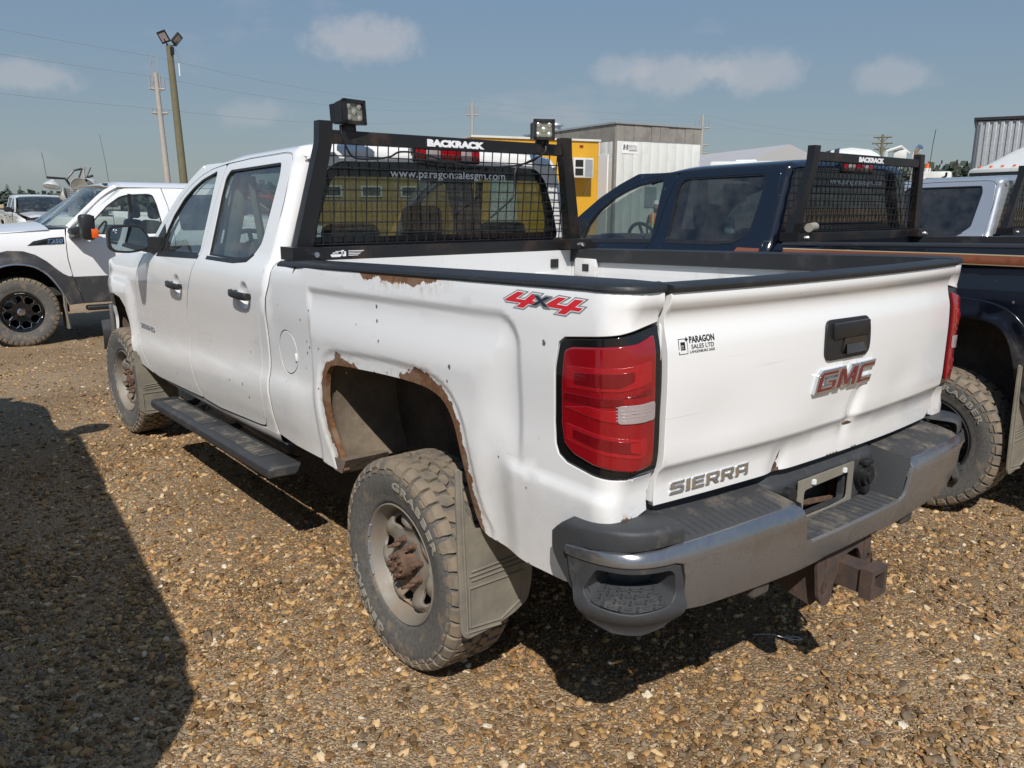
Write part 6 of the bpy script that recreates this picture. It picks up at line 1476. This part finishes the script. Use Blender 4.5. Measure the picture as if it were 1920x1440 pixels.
# ---- quonset, camper, grey building
t=box_thing('quonset_barn','low grey curved roof barn far behind the navy truck','barn',None,(56.5,36.6,0),R(66.5))
mb=MB(); n=16; pr=[(lerp(-6,6,k/n),0 if k in (0,n) else 6.5-.38*abs(lerp(-6,6,k/n))) for k in range(n+1)]
mb.add([(0,u,v) for u,v in pr]+[(16,u,v) for u,v in pr],[(i,i+1,n+2+i,n+1+i) for i in range(n)]+[tuple(range(n+1)),tuple(range(n+1,2*n+2))]); mb.obj('shell',M_barn,t,30)
MB().box((-.05,0,2.2),(.1,4,4.2)).obj('door',M_steel,t,0)
t=box_thing('camper_trailer','white camper trailer roof showing just above the navy truck','camper',None,(22.2,16.2,0),R(-54))
MB().box((0,0,1.9),(2.45,2.2,2.5),bev=.12).obj('body',M_offwhite,t,30); MB().box((.0,0,3.17),(.7,.6,.12),bev=.03).obj('roof_vent',M_vwhite,t,30)
f=MB().box((-.3,-1.11,2.1),(.8,.03,.6)).obj('window',M_trim,t,0); MB().box((-.3,-1.13,2.1),(.7,.02,.5)).obj('pane',M_dglass,f,0)
for x in (-.5,.5): MB().cyl((x,-1.12,.38),(x,-.9,.38),.38,18).obj('wheel',M_rubc,t,40)
def building():
    t=box_thing('corrugated_building','tall grey corrugated metal building at the right edge','building',None,(48.9,19.6,0),math.atan2(-.93,.36))
    MB().box((13,6,3.25),(25.9,11.9,6.5)).obj('core',M_steel,t,0)
    rib=MB().box((0,0,3.25),(.20,.09,6.5),bev=.03).mesh('wall_sheet',M_steel,20)
    for k in range(70): 
        o=link('wall_sheet',rib,M_steel,t); o.location=(.2+.37*k,.0,0)
    for k in range(20):
        o=link('wall_sheet',rib,M_steel,t); o.location=(.0,.3+.55*k,0); o.rotation_euler=(0,0,R(90))
    MB().box((13,6,6.62),(26.3,12.3,.16)).obj('roof_edge',M_trim,t,0)
    MB().cyl((.25,-.12,0),(.25,-.12,6.4),.07,8).obj('downpipe',M_steel,t,40)
building()
# ---- mixer truck
def mixer():
    t=box_thing('mixer_truck','white concrete mixer truck with dark blue stripes on its drum','mixer truck',None,(37.1,20.0,0),R(-62))
    ax=Vector((.92,0,.20)).normalized()
    P=lambda r,a,h:(-1.2+h*.97+0*r, r*math.cos(a), 3.25+h*.20+r*math.sin(a))
    d=MB().lathe([(.5,-2.3),(.9,-1.9),(1.18,-1.0),(1.22,0),(1.15,.7),(.85,1.6),(.55,2.0),(.45,2.1)],P,32).obj('drum',M_offwhite,t,50)
    dp_=pch([(-2.3,.5),(-1.9,.9),(-1.0,1.18),(0,1.22),(.7,1.15)])
    for k in range(4): MB().lathe([(dp_(-1.35+.42*k+.06*q),-1.35+.42*k+.06*q) for q in range(5)],lambda r,a,h:P(r+.03,a,h),32).obj('drum_stripe',M_vdark,d,50)
    mb=MB(); mb.tube([(1.0,-.5,2.2),(1.1,-.5,4.3),(1.7,-.4,4.5),(2.1,0,4.2)],.08,6); mb.tube([(1.0,.5,2.2),(1.1,.5,4.3),(1.7,.4,4.5),(2.1,0,4.2)],.08,6); mb.tube([(1.7,-.4,4.5),(1.7,.4,4.5)],.07,6); mb.box((1.7,0,4.1),(.6,.7,.5),bev=.05); mb.obj('chute_frame',M_offwhite,t,30)
    MB().box((.0,0,1.35),(8.0,1.0,.3)).obj('chassis_frame',M_trim,t,0)
    for x in (-2.6,-1.2,.6,1.9,3.4):
        for y in (-1.1,1.1): MB().cyl((x,y-.15,.52),(x,y+.15,.52),.52,20).obj('wheel',M_rubc,t,40)
    c=MB().box((3.3,0,2.35),(1.4,2.1,1.9),bev=.12).obj('cab',M_offwhite,t,30)
    for y in (-1.07,1.07): MB().box((3.35,y,2.7),(.9,.02,.6)).obj('window',M_dglass,c,0)
    MB().box((4.01,0,2.7),(.02,1.8,.65)).obj('windscreen',M_trim,c,0)
    MB().cyl((3.0,.2,3.3),(3.0,.2,3.50),.16,14).obj('beacon_base',M_offwhite,c,40); MB().cyl((3.0,.2,3.50),(3.0,.2,3.72),.12,14,.09).obj('beacon',M_amber,c,40)
    MB().tube([(2.35,-1.0,1.5),(2.35,-1.0,3.9),(2.38,-1.05,4.25),(2.52,-1.22,4.42)],.15,12).obj('exhaust_stack',M_chromed,t,50)
    MB().tube([(3.0,-.9,3.3),(3.05,-.95,4.6),(3.1,-1.0,5.2)],.014,4).obj('antenna',M_trim,t,0)
    MB().tube([(3.6,-1.05,3.0),(3.7,-1.6,3.05),(3.7,-1.75,3.2)],.05,6).obj('mirror_arm',M_trim,t,0)
mixer()
def semi():
    t=box_thing('white_semi_truck','white highway tractor with a tall sloped roof and amber marker lamps','truck',None,(25.9,8.6,0),R(160))
    # faces the camera roughly: local +x forward
    c=MB().box((.2,0,1.9),(1.9,2.3,1.9),bev=.15).obj('cab',M_offwhite,t,30)
    mb=MB(); mb.grid(14,13,lambda a,b:(lerp(1.0,-1.6,a),lerp(-1.08,1.08,b)*(1-.12*(1-a)),2.80+.88*math.sin(min(1,a*1.15)*math.pi/2)*(1-abs(2*b-1)**4*.5))); mb.obj('roof_fairing',M_offwhite,t,60)
    MB().box((1.165,0,2.45),(.03,2.0,.50),bev=.01).obj('windscreen',M_trim,c,30)
    for y in (-1.165,1.165): MB().box((.3,y,2.42),(.9,.02,.5)).obj('window',M_trim,c,0)
    for k in range(5): MB().cyl((.98,-.8+.4*k,2.84),(1.0,-.8+.4*k,2.90),.045,10).obj('marker_lamp',M_amber,t,30)
    MB().box((2.1,0,1.35),(2.2,1.5,1.0),bev=.2).obj('hood',M_offwhite,t,30)
    MB().box((3.22,0,1.25),(.06,1.1,.8)).obj('grille',M_chromed,t,0)
    MB().box((3.3,0,.6),(.2,2.3,.35),bev=.05).obj('bumper',M_chromed,t,30)
    for x,yy in ((2.3,1.0),(-2.0,1.0),(-3.2,1.0)):
        for s in (-1,1): MB().cyl((x,s*yy-.15,.5),(x,s*yy+.15,.5),.5,20).obj('wheel',M_rubc,t,40)
    MB().box((-1.8,0,1.0),(4.2,.9,.25)).obj('chassis_frame',M_trim,t,0)
    for s in (-1,1): MB().tube([(1.0,s*1.15,2.3),(1.2,s*1.5,2.35),(1.2,s*1.5,2.75)],.05,6).obj('mirror',M_trim,t,0)
semi()
# ---- light tower
def tower():
    t=box_thing('light_tower','folded light tower trailer with four round dish lamps above the small pickup','light tower',None,(2.15,23.3,0),R(8))
    MB().box((.3,.3,.85),(1.5,2.4,.9),bev=.06).obj('generator_box',M_offwhite,t,30)
    for s in (-.75,1.35): MB().cyl((s-.1,.3,.35),(s+.1,.3,.35),.35,18).obj('wheel',M_rubc,t,40)
    mb=MB(); mb.box((0,0,1.2),(.20,.20,1.7))
    for k in range(14): 
        z=1.35+.05*k; mb.tube([(.13*math.cos(q*math.pi/5)+.02,.13*math.sin(q*math.pi/5)-.08,z+.005*q) for q in range(11)],.016,4,False)
    m=mb.obj('mast',M_steel,t,20)
    mb=MB(); mb.tube([(-.55,0,2.32),(-.1,0,2.30),(.0,0,2.12),(.30,0,2.10),(.5,.05,2.36),(.62,.05,2.40)],.035,6); mb.tube([(-.1,-.05,2.28),(.1,-.1,2.52),(.28,-.1,2.56)],.03,6); mb.tube([(.12,-.12,2.18),(.2,-.14,2.35),(.30,-.14,2.58)],.02,5); mb.tube([(.42,.05,2.30),(.58,.05,2.62)],.02,5); mb.obj('lamp_arm',M_trim,t,30)
    for loc,d in (((-.45,.0,2.10),(-.25,-.25,-1)),((.13,-.22,2.12),(-.05,-1,-.22)),((-.12,.0,1.86),(.75,-.55,.25)),((.52,.05,2.16),(-.72,-.25,-.60))):
        dv=Vector(d).normalized(); q=Vector((0,0,1)).rotation_difference(dv); c=Vector(loc)
        F=lambda r,a,h:tuple(c+q@Vector((r*math.cos(a),r*math.sin(a),h)))
        l=MB().lathe([(.0001,-.17),(.07,-.165),(.10,-.12),(.16,-.07),(.205,-.02),(.215,.02),(.20,.02)],F,26).obj('dish_lamp',M_dish,t,50)
        MB().lathe([(.0001,-.02),(.1,-.005),(.20,.012)],F,26).obj('dish_glass',M_dishin,l,50)
    MB().tube([(-.55,.02,2.30),(-.57,.02,2.7),(-.60,.02,2.95)],.006,4).obj('whip_antenna',M_trim,t,0)
tower()
# ---- poles and lines
def pole(name,label,base,h,lean,r0,r1,mat,group=None):
    t=tag(empty(name,base),label,'pole',group)
    mb=MB(); n=10; pts=[(lean*(k/n),0,h*k/n) for k in range(n+1)]; mb.tube(pts,[lerp(r0,r1,k/n) for k in range(n+1)],14); mb.obj('pole_shaft',mat,t,60)
    return t
p=pole('floodlight_pole','brown wooden pole with two floodlights on its top','',0,0,0,0,M_wood) if False else None
p=pole('floodlight_pole','brown wooden pole with two black floodlights at its top',(6.99,29.3,0),7.05,-.17,.155,.105,M_wood)
for (x,y,rz,ry) in ((-.36,-.10,R(-20),R(-48)),(.12,.05,R(30),R(58))):
    M=Matrix.Translation((x,y,7.28))@Matrix.Rotation(rz,4,'Z')@Matrix.Rotation(R(-62),4,'X')@Matrix.Rotation(ry*.5,4,'Z')
    mb=MB(); mb.bm(_cube((0,0,0),(.30,.40,.07)),M); f=mb.obj('floodlight',M_trim,p,0); mb=MB(); mb.bm(_cube((0,0,-.038),(.22,.28,.01)),M); mb.obj('flood_glass',M_clear,f,0)
    MB().tube([(-.16,0,7.02),(x*.8,y,7.08),(x,y,7.24)],.025,5).obj('bracket',M_trim,p,0)
MB().box((-.12,-.12,6.85),(.12,.10,.25)).obj('junction_box',M_trim,p,0)
MB().tube([(-.02,-.12,6.9),(.06,-.14,6.7),(.06,-.15,6.2)],.015,4).obj('cable',M_insul,p,0)
MB().box((.06,-.15,6.25),(.03,.03,.42)).obj('cable_tag',M_vwhite,p,0)
def upole(name,label,base,h,lean,arms,r,mat,top=None):
    t=pole(name,label,base,h,lean,r*1.35,r*.8,mat,None)
    d=Vector((base[0]-CAM.x,base[1]-CAM.y,0)).normalized(); rt=Vector((d.y,-d.x,0))
    for z,w,up_ in arms:
        mb=MB(); o=Vector((lean*z/h,0,z)); mb.tube([o-rt*w/2,o+rt*w/2],r*.45,5); mb.tube([o-rt*w*.3,o-Vector((0,0,.6*w*.5))],r*.25,4); mb.tube([o+rt*w*.3,o-Vector((0,0,.6*w*.5))],r*.25,4); a=mb.obj('cross_arm',mat,t,30)
        for s in (-.46,-.22,.22,.46):
            q=o+rt*w*s; MB().cyl(q,q+Vector((0,0,up_)),r*.35,6).obj('insulator',M_insul,t if False else a,30)
    if top:
        mb=MB()
        for s in (-.5,.5): o=Vector((lean,0,h)); mb.tube([o+rt*.22*s-Vector((0,0,.5)),o+rt*.40*s+Vector((0,0,1.2))],r*.3,5)
        mb.obj('top_pin',M_insul,t,30)
    return t
upole('utility_pole','pale leaning utility pole with two short crossarms left of the truck',(14.15,56.4,0),10.0,-.24,((9.0,.95,.85),(7.5,1.0,.25)),.17,M_woodg,True)
upole('utility_pole','utility pole rising behind the middle of the headache rack',(73.87,104.0,0),17.3,0,((15.3,2.0,1.3),),.22,M_woodg)
upole('utility_pole','utility pole with crossarms standing just right of the white shed',(107.3,85.8,0),16.2,0,((14.1,2.3,1.3),(11.4,2.2,.4),(10.1,2.2,.4)),.24,M_woodg)
upole('utility_pole','utility pole with a wide triple crossarm above the mixer drum',(148.8,76.6,0),14.8,0,((14.3,3.2,.4),(13.2,3.6,.4),(12.2,2.6,.4)),.28,M_wood)
upole('utility_pole','distant pole standing above the light tower lamps',(26.6,145.9,0),7.3,0,((7.0,.8,.4),),.22,M_woodg)
def wire(name,label,a,b,sag,r=.009):
    a=Vector(a); b=Vector(b); mb=MB(); mb.tube([a.lerp(b,k/16)-Vector((0,0,sag*4*(k/16)*(1-k/16))) for k in range(17)],r,4)
    tag(mb.obj(name,M_wirel,None,0),label,'power line','overhead lines between the poles')
for dz,z0,z1,off in ((0,11.0,17.4,'top'),(1,9.75,16.4,'upper'),(2,7.75,15.5,'lower')):
    wire('power_line','%s overhead line running right from the pale utility pole'%off,(13.95,56.4,z0),(73.87,104.0,z1),1.2)
    wire('power_line','%s overhead line running left from the pale utility pole'%off,(13.95,56.4,z0),(-46,8.8 if False else 20,z0+.8),1.0)
for z0,z1,n_ in ((17.4,16.2,'top'),(16.4,15.2,'lower')):
    wire('power_line','%s overhead line between the pole behind the rack and the pole by the shed'%n_,(73.9,104,z0),(107.3,85.8,z1),.6,.014)
    wire('power_line','%s overhead line from the shed pole to the triple crossarm pole'%n_,(107.3,85.8,z1),(148.8,76.6,14.6 if z0>17 else 13.5),.8,.015)
# ---- trees
def spruce(x,y,h,label,seed):
    t=tag(empty('spruce_tree',(x,y,0)),label,'tree','spruces along the far edge of the yard'); rnd=random.Random(seed)
    MB().tube([(0,0,0),(0,0,h*.95)],[h*.022,h*.004],7).obj('trunk',M_wood,t,40)
    mb=MB(); n=int(26)
    for k in range(n):
        f=k/n; z=h*(.10+.88*f); r=h*.42*(1-f)**.85*(1+.25*rnd.uniform(-1,1))+.05
        m=int(9-4*f)
        for q in range(m):
            a=rnd.uniform(0,6.28); rr=r*rnd.uniform(.65,1.1); tip=Vector((math.cos(a)*rr,math.sin(a)*rr,z-rr*.30*rnd.uniform(.3,1.2))); base=Vector((0,0,z+h*.02))
            sd=Vector((-math.sin(a),math.cos(a),0))*rr*.32; md=base.lerp(tip,.6)
            mb.add([base,md+sd-Vector((0,0,.1*rr)),tip,md-sd-Vector((0,0,.1*rr)),md+Vector((0,0,.10*rr))],[(0,1,4),(1,2,4),(2,3,4),(3,0,4)])
    mb.add([(0,0,h*.94),(.06*h*.2,0,h*.9),(0,.012*h,h*.9),(0,0,h*1.02)],[(0,1,3),(1,2,3),(2,0,3)])
    mb.obj('crown',M_needle,t,0)
dist=92
def az(b,d):   # ground position at a compass bearing (degrees from the row's forward direction) and distance from the lot's near edge
    return -2.3+d*math.sin(R(b)), -1.3+d*math.cos(R(b))
for i,(u,h,lb) in enumerate(((6.35,3.45,'dark spruce at the far left edge of the trees'),(6.96,3.65,'tallest dark spruce, second from the left'),(7.61,3.6,'dark spruce, third from the left beside the small pickup'),(8.32,3.0,'short spruce behind the left dish lamp'),(8.95,2.8,'short spruce half hidden by the dish lamps'),(5.70,3.2,'spruce cut by the left picture edge'))):
    x,y=az(u,dist+6*i); spruce(x,y,h,lb,i+1)
def treeline():
    mb=MB(); rnd=random.Random(11)
    for k in range(900):
        u=rnd.uniform(-8,88); f=min(1,max(0,(u-8.8)/53)); d=lerp(108,240,f)+rnd.uniform(0,40); x,y=az(u,d)
        hmax=lerp(2.8,13.0,f)*rnd.uniform(.7,1.05)
        for q in range(34):
            z=rnd.uniform(.2,1)*hmax; px,py=x+rnd.uniform(-4,4),y+rnd.uniform(-4,4); s=rnd.uniform(.25,.6)*(1+1.4*f)
            a=Vector((rnd.uniform(-1,1),rnd.uniform(-1,1),rnd.uniform(-.6,1))).normalized(); b=a.orthogonal().normalized(); c=a.cross(b)
            o=Vector((px,py,z)); mb.add([o+b*s,o+c*s*.8,o-b*s*.9,o-c*s],[(0,1,2,3)])
    tag(mb.obj('far_treeline',M_leaf,None,0,recalc=False),kind='stuff')
treeline()
fx=MB(); n=40
pts=[az(lerp(-10,90,k/n),60) for k in range(n+1)]; pts2=[az(lerp(-10,90,k/n),900) for k in range(n+1)]
fx.add([(x,y,.02) for x,y in pts]+[(x,y,.05) for x,y in pts2],[(i,i+1,n+2+i,n+1+i) for i in range(n)]); tag(fx.obj('grass_field',M_grass,None,0),kind='structure')
# rail fence at the far left
t=tag(empty('rail_fence',(az(6.13,58)[0],az(6.13,58)[1],0),R(-8)),'low grey rail fence in front of the spruces','fence')
for k in range(10): MB().box((-3.5+1.15*k,0,.75),(.12,.12,1.5)).obj('post',M_woodg,t,0)
for z in (.7,1.35): MB().box((1.6,-.08,z),(10.6,.04,.14)).obj('rail',M_woodg,t,0)
t=tag(empty('notice_board',(az(6.19,52)[0],az(6.19,52)[1],0),R(-5)),'small tan board on two posts by the rail fence','sign')
MB().box((0,0,1.40),(.8,.05,.36)).obj('board',M_tan,t,0)
for x in (-.4,.4): MB().box((x,.04,.8),(.08,.06,1.6)).obj('post',M_woodg,t,0)
# ---- person in a vest by the shed
def person(loc,rz):
    t=tag(empty('person',loc,rz),'person in an orange and lime safety vest standing in front of the shed','person')
    V=[(0,0,.93),(0,0,1.12),(0,0,1.36),(0,0,1.48),(0,-.01,1.60),(0,-.01,1.74),(-.10,0,.90),(-.11,.01,.50),(-.11,.03,.08),(-.11,-.10,.04),(.10,0,.90),(.11,-.02,.50),(.12,.0,.08),(.12,-.13,.04),(-.19,0,1.38),(-.25,.02,1.12),(-.24,-.06,.90),(-.24,-.09,.80),(.19,0,1.38),(.25,.0,1.12),(.22,-.12,.95),(.20,-.18,.90)]
    E=[(0,1),(1,2),(2,3),(3,4),(4,5),(0,6),(6,7),(7,8),(8,9),(0,10),(10,11),(11,12),(12,13),(2,14),(14,15),(15,16),(16,17),(2,18),(18,19),(19,20),(20,21)]
    rad=[.15,.145,.17,.06,.10,.085,.09,.065,.05,.045,.09,.065,.05,.045,.07,.052,.038,.042,.07,.052,.038,.042]
    me=bpy.data.meshes.new('body'); me.from_pydata(V,E,[]); o=link('body',me,M_cloth,t); me.skin_vertices if me.skin_vertices else None
    md=o.modifiers.new('skin','SKIN'); 
    for i,sv in enumerate(me.skin_vertices[0].data): sv.radius=(rad[i],rad[i]*.8); sv.use_root=(i==0)
    o.modifiers.new('sub','SUBSURF').levels=2; o.modifiers['sub'].render_levels=2
    P=lambda r,a,h:(r*1.0*math.cos(a),r*.78*math.sin(a),h)
    v=MB().lathe([(.16,.95),(.175,1.1),(.20,1.3),(.21,1.40),(.12,1.47)],P,24).obj('safety_vest',M_vest,t,50)
    for x in (-.09,.09): MB().tube([(x,-.125,.96),(x,-.145,1.2),(x,-.15,1.36),(x*.8,-.09,1.475)],.022,5).obj('vest_stripe',M_lime,v,40)
    MB().lathe([(.178,1.06),(.184,1.12)],P,24).obj('vest_stripe',M_lime,v,50)
    MB().lathe([(.0001,1.56),(.07,1.58),(.092,1.66),(.085,1.74),(.05,1.79)],lambda r,a,h:(r*.9*math.cos(a),-.015+r*math.sin(a),h),18).obj('head',M_skin,t,60)
    MB().lathe([(.115,1.715),(.098,1.72),(.095,1.78),(.06,1.83),(.0001,1.845)],lambda r,a,h:(r*.92*math.cos(a),-.012+r*math.sin(a),h),18).obj('hard_hat',M_vwhite,t,60)
person((15.80,14.62,-.02),math.atan2(-2.3-15.4,-(-1.3-14.8))+math.pi*0)

tag(MB().tube(smooth3([(.20,.33,.012),(.245,.275,.020),(.28,.215,.016),(.315,.185,.014),(.30,.205,.022),(.26,.245,.018)]),.0018,5).obj('bent_wire',M_steel,None,60),'thin bent wire lying on the gravel in the bumper shadow','wire')
